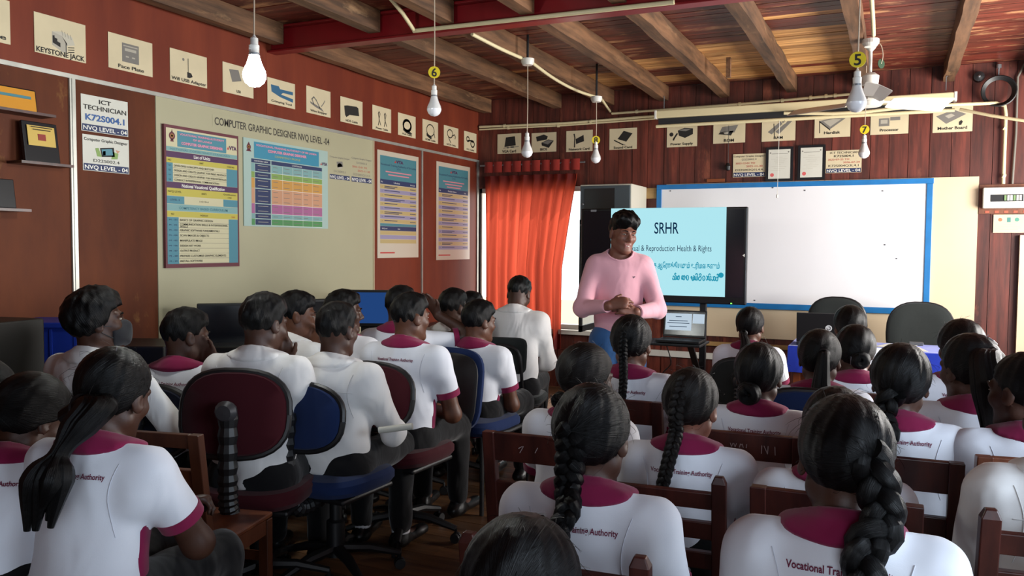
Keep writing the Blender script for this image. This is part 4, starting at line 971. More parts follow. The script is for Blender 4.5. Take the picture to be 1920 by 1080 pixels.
card('L', (501, 144), (553, 205), 'Crimping Tool', crimp, 'a blue crimping tool', .075, .86, wfrac=.66)
card('L', (574, 160), (619.5, 221), 'Wire Stripper', strip, 'a wire stripper', .075, .88, wfrac=.62)
card('L', (638, 180), (679.5, 237), 'HDE Cable', ribbon, 'a folded black ribbon cable', .075, .90, wfrac=.48)
card('L', (698, 196), (733, 250), 'Power Cable', powerc, 'two black power leads', .075, .90, wfrac=.58)
card('L', (746, 210.5), (779, 260), 'VGA Cable', vgac, 'a thick coiled monitor cable', .075, .90, wfrac=.50)
card('L', (792, 222.5), (821, 270), 'HDMI Cable', hdmic, 'a thin looped cable', .075, .90, wfrac=.58)
card('L', (832, 234), (859, 278.5), 'SATA Cable', satac, 'a curled cable with two plugs', .075, .90, wfrac=.56)
card('L', (870, 245), (893, 287), 'DC Cable', dcc, 'a tied cable bundle, nearest the corner', .07, .90, wfrac=.52)
card('B', (933, 252), (977, 287), 'VGA Card', vgacard, 'a dark graphics card, first from the corner', .12, .88, wfrac=.52)
card('B', (997, 250), (1043, 284), 'BIOS', bios, 'two dark boxes', .11, .86, wfrac=.25)
card('B', (1062, 246), (1111, 283), 'Network Card', nic, 'a bracketed network card', .10, .88, wfrac=.7)
card('B', (1143, 242), (1194, 279), 'Sound Card', sound, 'a slanting black sound card', .10, .90, wfrac=.6)
card('B', (1251, 229), (1307, 274), 'Power Supply', psu, 'a power supply with its lead', .08, .88, wfrac=.66)
card('B', (1338, 226), (1397, 267), 'ROM', rom, 'an open disc drive', .11, .88, wfrac=.28)
card('B', (1429, 220), (1491, 263), 'RAM', ram, 'two memory sticks', .10, .86, wfrac=.24)
card('B', (1528, 214), (1594, 256), 'Hardisk', hdd, 'a hard disk seen at an angle', .10, .80, wfrac=.4)
card('B', (1633, 208), (1703, 250), 'Processor', cpu, 'two square processor chips', .10, .82, wfrac=.44)
card('B', (1750, 200), (1823, 246), 'Mother Board', mobo, 'a motherboard, last on the right', .10, .84, wfrac=.66)

def nvq(wall, tl, br, label, head, grey=False):
    c = Card('course_sign', wall, tl, br, PAPW if wall == 'L' else PAP, label=label, cat='sign')
    c.rect(.015, .80, .985, .985, NAVY); c.up()
    c.text('NVQ LEVEL - 04', .5, .895, .115, INKW, .93, bold=.015)
    head(c); return c.done()
nvq('L', (151, 175), (240, 257), 'white ICT TECHNICIAN sign with a navy band, upper of two on the left wall',
    lambda c: c.text('ICT', .5, .14, .12, INK, .26, bold=.02).text('TECHNICIAN', .5, .33, .13, INK, .92, bold=.015).text('K72S004.1', .5, .60, .17, INKB, .84, bold=.03))
def cgd(c):
    c.text('Computer Graphic Designer', .5, .12, .085, INK, .94, bold=.01)
    c.poly([(.36, .34), (.66, .28), (.68, .54), (.40, .58)], INK).poly([(.26, .36), (.33, .34), (.40, .58), (.30, .58)], GRN2).poly([(.64, .40), (.76, .44), (.74, .60), (.60, .62)], GRN2).poly([(.70, .34), (.80, .36), (.74, .44)], SAL).up().poly([(.39, .37), (.62, .32), (.64, .50), (.42, .54)], CYAN).poly([(.42, .42), (.48, .40), (.48, .52), (.42, .54)], YEL)
    c.text('D22S002.4', .5, .70, .085, INK, .56)
nvq('L', (154, 250.5), (242, 327), 'white COMPUTER GRAPHIC DESIGNER sign with a small picture, lower of two on the left wall', cgd)
def cgd2(c):
    c.text('Computer Graphic Designer', .5, .10, .07, INKG, .96).poly([(.34, .28), (.62, .24), (.66, .44), (.38, .50)], INKG).disc(.5, .44, .12, INKL, sx=1.4); c.up().text('D12S002.2', .5, .66, .08, INKG, .58)
nvq('L', (617, 288), (656, 340), 'pale course sign with a grey picture at the cream panel edge', cgd2)
nvq('L', (658, 290), (697, 345.5), 'pale course sign with dates, beside the one with a grey picture',
    lambda c: c.text('Computer Graphic Designer', .5, .10, .07, INKG, .96).text('D22S002.4', .5, .26, .07, INKG, .5).text('2023-12-01 TO', .4, .42, .07, RED, .7).text('2025-11-30', .6, .55, .07, RED, .6).text('D22S002Q1L4.4', .5, .70, .08, INKG, .8))
nvq('B', (1375, 289.5), (1435, 331), 'cream COMPUTER GRAPHIC DESIGNER date sign left of the framed certificates',
    lambda c: c.text('Computer Graphic Designer', .5, .10, .08, INK, .96).text('D22S002.4', .5, .24, .08, INKG, .45).text('2023-12-01 TO', .38, .40, .08, RED, .6).text('2025-11-30', .66, .54, .08, RED, .5).text('D22S002Q1L4.4', .5, .69, .085, INK, .84))
nvq('B', (1549, 283), (1615, 323), 'cream ICT TECHNICIAN date sign right of the framed certificates',
    lambda c: c.text('ICT TECHNICIAN', .52, .10, .10, INK, .80).text('K72S004.1', .5, .25, .10, INK, .54, bold=.01).text('2023-07-25 TO', .36, .40, .08, RED, .6).text('2026-07-24', .72, .54, .08, RED, .46).text('K72S004Q3L4.1', .5, .68, .10, INK, .84))
def cert(tl, br, label, mir=0):
    c = Card('framed_certificate', 'B', tl, br, plain('black_frame', '#101014', .35), th=.018, label=label, cat='certificate')
    c.rect(.10, .07, .90, .93, PAPW).up(); c.line([(.22, .20), (.80, .20)], .012, INKG).disc(.17, .17, .022, INKG).disc(.83, .15, .022, INKG)
    for k, (w0, w1) in enumerate(((.38, .62), (.2, .8), (.3, .7), (.36, .66), (.44, .56), (.22, .76), (.3, .7), (.18, .55))): c.line([(w0, .30 + k * .055), (w1, .30 + k * .055)], .006, INKL)
    c.disc(.24, .82, .055, plain('seal_red', '#c85a5a', .6)); return c.done()
cert((1437, 277), (1486.5, 339), 'black framed certificate with a red seal, left one above the whiteboard')
cert((1497, 273.5), (1546.5, 336.5), 'black framed certificate with a red seal, right one above the whiteboard')

# wall lettering across the top of the cream panel
c = Card('panel_heading', 'L', (398, 214), (620, 276), CREAML, th=.0005, off=.0045, label='dark heading lettering along the top of the cream panel', cat='lettering')
c.text('COMPUTER GRAPHIC DESIGNER NVQ LEVEL -04', .5, .5, .66, plain('ink_faded', '#3a352f', .7), .97, bold=.012); c.done()
def emblem(c, x, y, s, m):
    c.disc(x, y, s * .62, m).poly([(x - s * .5, y + s * .9), (x + s * .5, y + s * .9), (x + s * .3, y + s * .5), (x - s * .3, y + s * .5)], m).poly([(x - s * .22, y - s * .55), (x, y - s * 1.1), (x + s * .22, y - s * .55)], m); c.layer += 1; c.disc(x, y, s * .34, plain('crest_gold', '#9a6a32', .5)); c.disc(x, y, s * .18, m); c.layer -= 1
def vta(c, x, y, h, w, m=None):
    c.text('VTA', x + w * .1, y, h, m or PURP, w * .8, bold=.06); c.poly([(x - w * .5, y + h * .5), (x - w * .38, y - h * .4), (x - w * .27, y + h * .5)], RED)
# poster 1: framed unit list
c = Card('unit_list_poster', 'L', (303, 232), (445, 499), MAROONP, th=.02, off=.006, label='maroon framed list of units poster on the cream panel', cat='poster')
c.rect(.022, .022, .978, .972, CREAMP); c.up()
c.rect(.16, .035, .82, .145, CYAN).rect(.022, .150, .978, .180, LCY); emblem(c, .095, .075, .045, MAROONP); vta(c, .90, .10, .028, .14)
c.rect(.022, .182, .978, .225, PURP).rect(.022, .226, .978, .262, YEL).rect(.022, .262, .10, .395, CYAN).rect(.82, .262, .978, .395, CYAN).rect(.022, .396, .978, .438, PURP).rect(.022, .438, .978, .492, YEL)
c.rect(.022, .494, .24, .548, CYAN).rect(.77, .494, .978, .548, CYAN).rect(.022, .550, .978, .598, LCY).rect(.022, .600, .978, .640, YEL).rect(.022, .642, .165, .972, CYAN).rect(.845, .642, .978, .972, CYAN)
c.up().up()
c.text('List of Units', .48, .203, .024, INKW, .22, bold=.02).text('National Vocational Qualification', .5, .417, .024, INKW, .58, bold=.02)
c.text('VOCATIONAL TRAINING AUTHORITY', .49, .055, .014, PNK, .6, bold=.03).text('OF SRI LANKA', .49, .083, .014, PNK, .26, bold=.03).text('COMPUTER GRAPHIC DESIGNER', .49, .117, .018, PNK, .56, bold=.05).text('NATIONAL COMPETENCY STANDARD', .47, .165, .014, TEALP, .8)
c.text('NO', .06, .243, .014, INK).text('UNIT', .47, .243, .013, INK).text('CODE NO', .88, .245, .012, INK)
for k, t_ in enumerate(('DEVELOPED CONCEPTS AND SKETCHES', 'DESIGN AND CREATE GRAPHIC FOR PRINT PRODUCT', 'DESIGN AND CREATE GRAPHIC FOR WEB INTERFACES', 'CONDUCT INTERPERSONAL COMMUNICATION')):
    c.text(t_, .115, .280 + k * .033, .0135, INK, min(.70, .017 * len(t_)), 'L', bold=.01); c.line([(.10, .296 + k * .033), (.82, .296 + k * .033)], .002, INKG).text('U%d' % (k + 1), .06, .280 + k * .033, .011, NAVY)
c.text('NVQ LEVEL', .12, .462, .014, INK, .17).text('UNITS', .50, .464, .013, INK).text('Qualification', .86, .455, .012, INK, .18).text('CODE', .86, .478, .011, INK).text('LEVEL 4', .12, .520, .014, NAVY, .12).text('1+2+3+4', .5, .522, .013, INK, .12).text('COMPETENCY BASED CURRICULUM', .5, .575, .018, TEALP, .66, bold=.02)
c.text('NO', .09, .62, .013, INK).text('MODULE', .5, .622, .013, INK).text('TASK', .91, .624, .012, RED)
for k, t_ in enumerate(('BASICS OF GRAPHIC DESIGN', 'COMMUNICATION SKILLS & INTERPERSONAL', 'GRAPHIC SOFTWARE FUNDAMENTALS', 'SCAN IMAGES & OBJECTS', 'MANIPULATE IMAGE', 'DESIGN ART WORK', 'OUTPUT PRODUCT', 'PREPARE CUSTOMISE GRAPHIC ELEMENTS', 'INSTALL SOFTWARE')):
    yy = .660 + k * .0365; c.text(t_, .18, yy - (.006 if k == 1 else 0), .0145, INK, min(.65, .0182 * len(t_)), 'L', bold=.01)
    if k == 1: c.text('SKILLS', .18, yy + .010, .0135, INK, .10, 'L', bold=.01)
    c.text('M - %02d' % (k + 1), .095, yy, .011, NAVY, .10).line([(.165, yy + .018), (.845, yy + .018)], .002, INKG)
c.done()
# poster 2: competency chart
c = Card('competency_chart_poster', 'L', (455, 257), (614, 429), plain('print_pale_blue', '#9fb5ad', .4), th=.006, off=.006, label='pale blue competency chart poster with coloured rows on the cream panel', cat='poster')
c.rect(.11, .03, .88, .215, plain('print_bright_blue', '#35829c', .5)).rect(.08, .225, .29, .27, NAVY).rect(.30, .225, .92, .27, NAVY)
rows = ((.275, .37, LCY), (.372, .44, GRN2), (.442, .56, ORG), (.562, .735, SAL), (.737, .85, MAG), (.852, .91, LCY), (.912, .985, GRN))
for y0, y1, m in rows:
    c.rect(.08, y0, .115, y1, m).rect(.12, y0 + .004, .29, y1 - .004, NAVY).rect(.30, y0, .92, y1, m)
c.up()
for y0, y1, m in rows:
    n_ = max(1, int((y1 - y0) / .045))
    for r_ in range(n_):
        yy = y0 + (y1 - y0) * (r_ + .5) / n_
        for k in range(5): c.line([(.32 + k * .122, yy), (.32 + k * .122 + .05 + .035 * ((k * 7 + r_ * 3) % 3) / 2, yy)], .006, INKG)
        c.line([(.15, yy), (.26, yy)], .005, INKL)
    c.line([(.30, y1), (.92, y1)], .004, INKW)
for k in range(1, 5): c.line([(.305 + k * .122, .275), (.305 + k * .122, .985)], .003, INKW)
c.text('VOCATIONAL TRAINING AUTHORITY OF SRI LANKA', .49, .065, .022, PNK, .72, bold=.03).text('COMPUTER GRAPHIC DESIGNER', .49, .115, .028, PNK, .46, bold=.05).text('COMPETENCY PROFILE', .49, .168, .024, YEL, .30).text('COMPETENT AREA', .185, .248, .016, INKW, .15).text('COMPETENCIES', .6, .248, .016, INKW, .12)
emblem(c, .055, .10, .055, MAROONP); vta(c, .945, .17, .035, .09); c.done()
# posters 3 and 4: tall unit banners
def banner(tl, br, label, rows, table2):
    c = Card('unit_banner_poster', 'L', tl, br, plain('banner_paper', '#bdb2a0', .35, spec=.5), th=.003, label=label, cat='poster', group='tall unit banners near the corner')
    c.rect(.06, .045, .94, .265, TEALP).rect(.06, .265, .94, .31, NAVY); c.up()
    vta(c, .5, .085, .026, .22, PURP); c.text('Vocational Training Authority of Sri Lanka', .5, .125, .020, NAVY, .86).text('VTC', .5, .155, .018, NAVY, .10)
    for k, w_ in enumerate((.62, .50, .40)[:2 if table2 else 3]): c.line([(.5 - w_ / 2, .19 + k * .028), (.5 + w_ / 2, .19 + k * .028)], .011, plain('print_rose', '#c97f88', .5))
    c.text('No', .10, .288, .016, INKW).text('Units' if table2 else 'Module Name', .45, .288, .016, INKW, .14 if table2 else .25).text('Unit Code' if table2 else 'Tasks', .84, .290, .014, INKW)
    y = .315; h_ = .0415 if not table2 else .040
    for k in range(rows):
        c.rect(.06, y, .94, y + h_ - .003, plain('row_gold', '#b09c6a', .4) if k % 2 == 0 else LILAC); y += h_
    if table2:
        c.rect(.06, y, .94, y + .026, TEALP).rect(.06, y + .027, .94, y + .068, NAVY); y2 = y + .070
        for k in range(3): c.rect(.06, y2 + k * .040, .94, y2 + k * .040 + .037, plain('row_gold', '#b09c6a', .4) if k % 2 == 0 else LILAC)
        c.up(); c.text('NVQ Level', .16, y + .048, .014, INKW).text('Units', .5, y + .048, .014, INKW)
    c.up(); c.rect(.06, .945, .40, .958, RED)
    y = .315
    for k in range(rows):
        w_ = .30 + .18 * ((k * 5) % 4) / 3; c.line([(.16, y + .014), (.16 + w_, y + .014)], .007, NAVY).line([(.78, y + .02), (.92, y + .02)], .006, NAVY).text(str(k + 1), .105, y + .018, .012, NAVY)
        if k % 3 == 0: c.line([(.16, y + .027), (.16 + w_ * .8, y + .027)], .007, NAVY)
        y += h_
    return c.done()
banner((707, 280), (784, 482.5), 'tall unit banner poster nearer the cream panel, with two tables', 9, True)
banner((818, 302), (880, 486), 'tall unit banner poster nearest the curtain corner, with one table', 14, False)

# two award plaques and ledges on the left wall
def plaque(px, py, w_, h_, label, gold):
    p = on(px, py, 0, WX0); o = empty('award_plaque', p, 0); tag(o, label, 'plaque')
    rot = M.Rotation(R(-8), 3, 'Y')
    mb = MB(); mb.box((.055, 0, h_ / 2), (.022, w_, h_), rot); mb.build('frame', plain('black_frame', '#101014', .35), o, bevel=.004)
    if gold == 'cert':
        for a, b, m in ((.40, .90, plain('plaque_gold', '#c9ab5a', .4, .1)), (.08, .37, PAPW)):
            mb = MB(); mb.box((.068, 0, h_ * (a + b) / 2), (.002, w_ * .78, h_ * (b - a)), rot); mb.build('plate', m, o)
        mb = MB(); mb.box((.071, 0, h_ * .62), (.002, w_ * .22, h_ * .16), rot); mb.build('crest', plain('crest_red', '#8a3028', .5), o)
        mb = MB()
        for k, w2 in enumerate((.6, .5)): mb.box((.071, 0, h_ * (.86 - k * .06)), (.0015, w_ * w2, h_ * .02), rot)
        for k, w2 in enumerate((.5, .4, .55)): mb.box((.071, .04, h_ * (.30 - k * .07)), (.0015, w_ * w2 * .6, h_ * .018), rot)
        mb.build('print', INK, o)
    elif gold == 'orange':
        mb = MB(); mb.box((.068, 0, h_ * .5), (.002, w_ * .94, h_ * .9), rot); mb.build('plate', plain('plaque_orange', '#c98a2c', .35), o)
        mb = MB(); mb.box((.070, .03, h_ * .35), (.002, w_ * .7, h_ * .2), rot); mb.box((.070, .02, h_ * .62), (.002, w_ * .6, h_ * .12), rot); mb.build('print', TEALP, o)
    l = tag(MB().box((.06, 0, -.008), (.12, w_ * 1.5, .014)).build('ledge', DARKW), {'cert': 'small dark ledge under the gold certificate plaque', 'orange': 'small dark ledge under the orange plaque', 'dark': 'small dark ledge at the picture edge, below the other two'}[gold], 'shelf'); l.location = p
plaque(63, 306, .20, .215, 'black framed plaque with a gold and white certificate on a wall ledge', 'cert')
plaque(6, 207, .28, .12, 'orange plaque with blue print on a wall ledge at upper left', 'orange')
plaque(-22, 390, .2, .15, 'dark plaque on the lowest wall ledge, cut off at the edge', 'dark')
# ---------------------------------------------------------------- television on its stand, laptops
SCR = emis('slide_glow', '#b4ecf6', .95); TXTN = emis('slide_navy', '#17406a', .5); TXTC = emis('slide_cyan', '#28a6c4', .8); SCRB = plain('screen_black', '#0c1018', .18, spec=.6)
BEZ = plain('television_bezel', '#0d0e11', .3)
tv = empty('television', (-1.838, 7.0, 1.43)); tag(tv, 'large flat television showing the SRHR slide behind the presenter', 'television')
mb = MB(); mb.b2((-.723, 0, -.405), (.723, .06, .405)); mb.build('housing', BEZ, tv, bevel=.008)
mb = MB(); mb.b2((-.70, -.003, -.345), (.70, .002, .385)); mb.build('panel', SCRB, tv)
def tvp(px, py): p = on(px, py, 1, 6.996); return p.x + 1.838, p.z - 1.43
x0, z1 = tvp(1146, 391); x1, z0 = tvp(1359, 557)
mb = MB(); mb.b2((x0, -.005, z0), (x1, -.003, z1)); sl = mb.build('slide', SCR, tv)
def wallmesh(items, name, parent, ydepth):
    for body, cx, cz, capz, wid, mat, bold, al in items:
        mb = MB(); vs, fs, a, b_ = glyphs(body, bold); k = capz / .72; kx = wid / (b_ - a) if wid else k
        ox = cx - (a + b_) / 2 * kx if al == 'C' else cx - b_ * kx
        mb.add([(ox + v[0] * kx, ydepth, cz - capz / 2 + v[1] * k) for v in vs], fs, mat); mb.build(name, None, parent)
pz = lambda a: tvp(1250, a)[1]; pxx = lambda a: tvp(a, 470)[0]
wallmesh([('SRHR', pxx(1249), pz(427), .098, .21, TXTN, .01, 'C'), ('Sexual & Reproduction Health & Rights', pxx(1334), pz(465), .052, .735, TXTN, .0, 'R'),
          ('பாலியல் இனப்பெருக்க ேஆராக்கியமும் உரிமைகளும்'.replace('ேஆராக்கியமும்', 'ஆேராக்கியமும்'), pxx(1350), pz(497), .044, .95, TXTC, .03, 'R')], 'slide_text', tv, -.0065)
# rounded script of the last line, drawn stroke by stroke
def arcs(*a): return a
GL_ = {'sa': [[(.0, .1), (.05, .5), (.25, .55), (.3, .2), (.15, .05), (.05, .25)], [(.3, .2), (.45, .0), (.62, .1), (.66, .5), (.5, .6), (.42, .45)]], 'kha': [[(.0, .2), (.1, .0), (.35, .05), (.4, .4), (.2, .5), (.1, .35)], [(.4, .4), (.5, .0), (.72, .1), (.74, .5), (.6, .65), (.45, .75), (.6, .9), (.75, .8)]],
       'ya': [[(.0, .5), (.05, .1), (.25, .05), (.3, .5)], [(.3, .5), (.35, .05), (.6, .05), (.66, .4), (.55, .6), (.48, .42)]], 'ha': [[(.05, .35), (.18, .5), (.25, .3), (.1, .2)], [(.25, .3), (.3, .05), (.55, .0), (.66, .25), (.6, .55), (.4, .6), (.25, .55)]],
       'a': [[(.0, .3), (.15, .5), (.25, .3), (.1, .15)], [(.25, .3), (.3, .0), (.5, .0), (.5, .45)], [(.5, .3), (.55, .0), (.75, .1), (.72, .55), (.55, .6)]], 'yi': [[(.0, .5), (.05, .1), (.25, .05), (.3, .5)], [(.3, .5), (.35, .05), (.6, .05), (.66, .4), (.55, .6)], [(.2, .7), (.35, .9), (.55, .85), (.6, .68)]],
       'ti': [[(.1, .4), (.0, .2), (.15, .0), (.45, .0), (.6, .25), (.5, .5), (.3, .55), (.25, .35)], [(.15, .7), (.35, .9), (.55, .8), (.56, .65)]], 'va': [[(.05, .3), (.2, .55), (.45, .55), (.58, .25), (.4, .0), (.15, .05), (.2, .25)]], 'aa': [[(.05, .6), (.25, .5), (.2, .05), (.05, .1)]], 'si': [[(.0, .1), (.05, .5), (.25, .55), (.3, .2), (.15, .05)], [(.3, .2), (.45, .0), (.62, .1), (.66, .5), (.5, .6)], [(.15, .7), (.35, .9), (.55, .8)]],
       'ka': [[(.0, .15), (.15, .0), (.35, .1), (.4, .45), (.25, .5)], [(.4, .45), (.5, .05), (.75, .05), (.8, .4), (.6, .55), (.4, .45)]], 'm': [[(.0, .4), (.1, .05), (.4, .0), (.5, .3), (.35, .5), (.2, .35)], [(.5, .3), (.6, .6), (.45, .9), (.3, .75)]], 'sp': []}
mb = MB(); seq = ['kha', 'ya', 'sp', 'sa', 'ha', 'sp', 'a', 'yi', 'ti', 'va', 'aa', 'si', 'ka', 'm']; adv = {'sp': .35, 'aa': .35}
tot = sum(adv.get(g, .82) for g in seq); xa_, xb_ = pxx(1262), pxx(1350); k = (xb_ - xa_) / tot; cx = xa_; zb = pz(524)
for g in seq:
    for st in GL_[g]:
        P = arc_pts([(cx + p[0] * k, -.0068, zb + p[1] * .062) for p in st], 4)
        for a, b_ in zip(P, P[1:]):
            d = b_ - a; n_ = V((-d.z, 0, d.x)).normalized() * .0042; d = d.normalized() * .002
            mb.add([a - n_ - d, b_ - n_ + d, b_ + n_ + d, a + n_ - d], [(0, 1, 2, 3)])
    cx += adv.get(g, .82) * k
mb.build('slide_text', TXTC, tv)
mb = MB(); cx_, cz_ = tvp(1352, 516); mb.lathe([(.0, -.001), (.022, -.001), (.022, .001), (.0, .001)], (cx_, -.007, cz_), 20, None, M.Rotation(R(90), 3, 'X')); mb.build('slide_dot', TXTC, tv)
mb = MB(); cx_, cz_ = tvp(1371, 569); mb.box((cx_, -.002, cz_), (.012, .006, .008)); mb.build('power_light', emis('green_led', '#7dff5a', 2.5), tv)
cx_, cz_ = tvp(1395, 479); mb = MB(); mb.add([(cx_ - .012, -.004, cz_), (cx_ + .006, -.004, cz_ - .014), (cx_ + .006, -.004, cz_ + .014)], [(0, 1, 2)]); mb.build('panel_arrow', plain('ink_white', '#e4e2da'), tv)
cx_, cz_ = tvp(1113, 393); mb = MB(); mb.box((cx_, -.004, cz_ - .01), (.05, .006, .018)); mb.build('bezel_label', plain('label_silver', '#8c8f95', .3, .4), tv)
st = empty('television_stand', (-1.84, 7.06, 0)); tag(st, 'black wheeled television stand with a shelf for the laptop', 'stand')
ST = plain('stand_black', '#15161a', .45)
for x in (-.36, .36):
    mb = MB(); mb.b2((x - .027, .01, .10), (x + .027, .055, 1.45)); mb.build('pole', ST, st, bevel=.005)
    mb = MB(); mb.b2((x - .03, -.36, .06), (x + .03, .36, .11)); mb.build('foot', ST, st, bevel=.01)
    for y_ in (-.33, .33):
        mb = MB(); mb.lathe([(.0, -.012), (.028, -.012), (.03, 0), (.028, .012), (.0, .012)], (x, y_, .03), 14, None, M.Rotation(R(90), 3, 'Y')); mb.build('caster', BLKP, st, smooth=True)
mb = MB(); mb.b2((-.42, -.36, .685), (.42, .02, .705)); mb.build('shelf', ST, st, bevel=.006)
for x in (-.36, .33):
    mb = MB(); mb.bar((x, -.30, .69), (x, .02, .42), .05, .02); mb.build('shelf_bracket', ST, st)
mb = MB(); mb.b2((-.40, .0, 1.2), (.40, .02, 1.26)); mb.b2((-.40, .0, 1.55), (.40, .02, 1.61)); mb.build('mount_rail', ST, st)
mb = MB(); mb.tube(arc_pts([(.06, -.05, .68), (.10, -.02, .5), (.02, .03, .38), (.2, .06, .25)], 6), .005, 6); mb.build('cable', BLKP, st)

def laptop(name, loc, rz, w_, d_, lh, ang, label, screen=None):
    o = empty(name, loc, rz); tag(o, label, 'laptop'); LB = plain('laptop_black', '#16171a', .4)
    mb = MB(); mb.b2((-w_ / 2, -d_ / 2, .006), (w_ / 2, d_ / 2, .026)); mb.build('base', LB, o, bevel=.004)
    mb = MB()
    for r_ in range(5):
        for k in range(13): mb.box((-w_ * .42 + k * w_ * .07, d_ * .30 - r_ * .021, .0265), (w_ * .058, .017, .003))
    mb.build('keyboard', plain('key_black', '#232428', .5), o)
    mb = MB(); mb.b2((-.05, -d_ * .42, .0262), (.05, -d_ * .16, .0272)); mb.build('touchpad', plain('key_black', '#232428', .5), o)
    rot = M.Rotation(R(ang), 3, 'X'); hg = V((0, d_ / 2, .026))
    def lid(mb, lo, hi, mat=None):
        c_ = V([(a + b_) / 2 for a, b_ in zip(lo, hi)]); s_ = [b_ - a for a, b_ in zip(lo, hi)]; mb.box(hg + rot @ c_, s_, rot, mat); return mb
    ld = lid(MB(), (-w_ / 2, -.004, .004), (w_ / 2, .010, lh)).build('lid', LB, o, bevel=.004)
    lid(MB(), (-w_ / 2 + .012, -.0055, .022), (w_ / 2 - .012, -.004, lh - .014)).build('screen', SCRB, o)
    return o, lid, ld
lo_, lid, ld = laptop('laptop', (-1.615, 6.85, .706), 0, .365, .25, .235, -12, 'black laptop with a lit slide on the television stand shelf')
W2 = emis('laptop_white', '#cfe2f2', .8)
lid(MB(), (-.165, -.0065, .062), (.058, -.0055, .205)).build('open_slide', W2, lo_); lid(MB(), (.066, -.0065, .125), (.165, -.0055, .205)).build('open_window', W2, lo_)
for w_, z in ((.05, .175), (.16, .14), (.19, .12), (.15, .09)): lid(MB(), (-.055 - w_ / 2, -.0072, z), (-.055 + w_ / 2, -.0066, z + .006)).build('text_line', emis('laptop_ink', '#56708f', .35), lo_)
tb = empty('teacher_table', (-.18, 6.92, 0)); tag(tb, 'table under a bright blue cloth in front of the whiteboard', 'table')
WD = wood('orange_table_wood', '#6a3216', '#94512a', None, (7, 7, 1), 2, .4)
mb = MB(); mb.b2((-.54, -.27, .715), (.54, .27, .745)); mb.build('table_top', WD, tb)
for x in (-.49, .49):
    for y_ in (-.22, .22): mb = MB(); mb.b2((x - .025, y_ - .025, 0), (x + .025, y_ + .025, .715)); mb.build('leg', WD, tb)
for y_ in (-.22, .22): mb = MB(); mb.b2((-.49, y_ - .012, .30), (.49, y_ + .012, .36)); mb.build('stretcher', WD, tb)
cl = MB(); BC = cloth('royal_blue_cloth', '#1d35a8', fold=.3); N = 64; vs = []; edge = []
for k in range(N):
    a = 2 * pi * k / N; u, v_ = cos(a), sin(a); s_ = max(abs(u), abs(v_)); edge.append((u / s_ * .552, v_ / s_ * .282))
for (ex, ey) in edge: vs.append((ex, ey, .751))
for j, (dz, o_) in enumerate(((.012, .006), (.10, .012), (.20, .018))):
    for k, (ex, ey) in enumerate(edge): w_ = o_ * (1 + .8 * sin(k * 1.35 + j)); l_ = sqrt(ex * ex + ey * ey); vs.append((ex + ex / l_ * w_, ey + ey / l_ * w_, .751 - dz))
cl.add(vs, [tuple(range(N))] + [(j * N + k, (j + 1) * N + k, (j + 1) * N + (k + 1) % N, j * N + (k + 1) % N) for j in range(3) for k in range(N)]); o = cl.build('tablecloth', BC, None, smooth=True); o.location = tb.location; tag(o, 'bright blue cloth draped over the table by the whiteboard', 'tablecloth')
lo2, lid, ld = laptop('laptop', (-.50, 6.82, .752), R(183), .37, .25, .24, -14, 'black laptop seen from behind, open on the blue cloth')
mb = MB(); rot = M.Rotation(R(-14), 3, 'X'); hg = V((0, .125, .026))
mb.lathe([(.0, 0), (.024, 0), (.024, .0012), (.0, .0012)], hg + rot @ V((-.045, .0105, .125)), 22, None, rot @ M.Rotation(R(-90), 3, 'X')); mb.build('lid_emblem', plain('emblem_white', '#cfd2d6', .4), lo2)
mb = MB(); mb.lathe([(.010, 0), (.015, 0), (.015, .0006), (.010, .0006)], hg + rot @ V((-.045, .0118, .125)), 16, None, rot @ M.Rotation(R(-90), 3, 'X'), a1=4.8); mb.build('emblem_swirl', INK, lo2)
lid(MB(), (.055, .0102, .028), (.11, .0112, .046)).build('lid_sticker', plain('emblem_white', '#cfd2d6', .4), lo2)
for k, (x, y_, a, lb) in enumerate(((.10, 6.84, .2, 'white sheet of paper lying askew on the blue cloth'), (.02, 6.98, -.35, 'second white sheet of paper behind the first on the blue cloth'))):
    o = MB().box((0, 0, .001), (.21, .29, .002)).build('paper_sheet', PAPW); o.location = (x, y_, .7525 + k * .0005); o.rotation_euler = (0, 0, a); tag(o, lb, 'paper')
o = MB().box((0, 0, .012), (.10, .06, .024)).build('desk_box', plain('grey_plastic', '#4a4c50', .5), None, bevel=.004); o.location = (.16, 7.12, .7535); tag(o, 'small grey box at the back of the blue cloth', 'box')

# wall-hung network cabinet left of the television
nc = empty('network_cabinet', (-2.56, 8.19, 1.72)); tag(nc, 'pale wall-hung network cabinet with a tinted glass door', 'cabinet')
CABM = plain('cabinet_ivory', '#c9c4b4', .45); mb = MB(); mb.b2((-.26, -.52, 0), (.26, 0, .38)); mb.build('body', CABM, nc, bevel=.006)
mb = MB(); mb.b2((-.25, -.545, .005), (.25, -.52, .365)); mb.build('door_frame', plain('cabinet_grey', '#4b5459', .4, .2), nc, bevel=.003)
mb = MB(); mb.b2((-.205, -.549, .03), (.10, -.545, .34)); mb.build('door_glass', plain('tint_glass', '#22282a', .12, spec=.7), nc)
mb = MB(); mb.b2((-.25, -.55, -.022), (.0, -.50, -.002)); mb.build('bottom_rail', STEELG, nc)
mb = MB(); mb.lathe([(.0, 0), (.010, 0), (.010, .012), (.0, .014)], (-.22, -.545, .19), 12, None, M.Rotation(R(90), 3, 'X')); mb.build('lock', STEELG, nc)

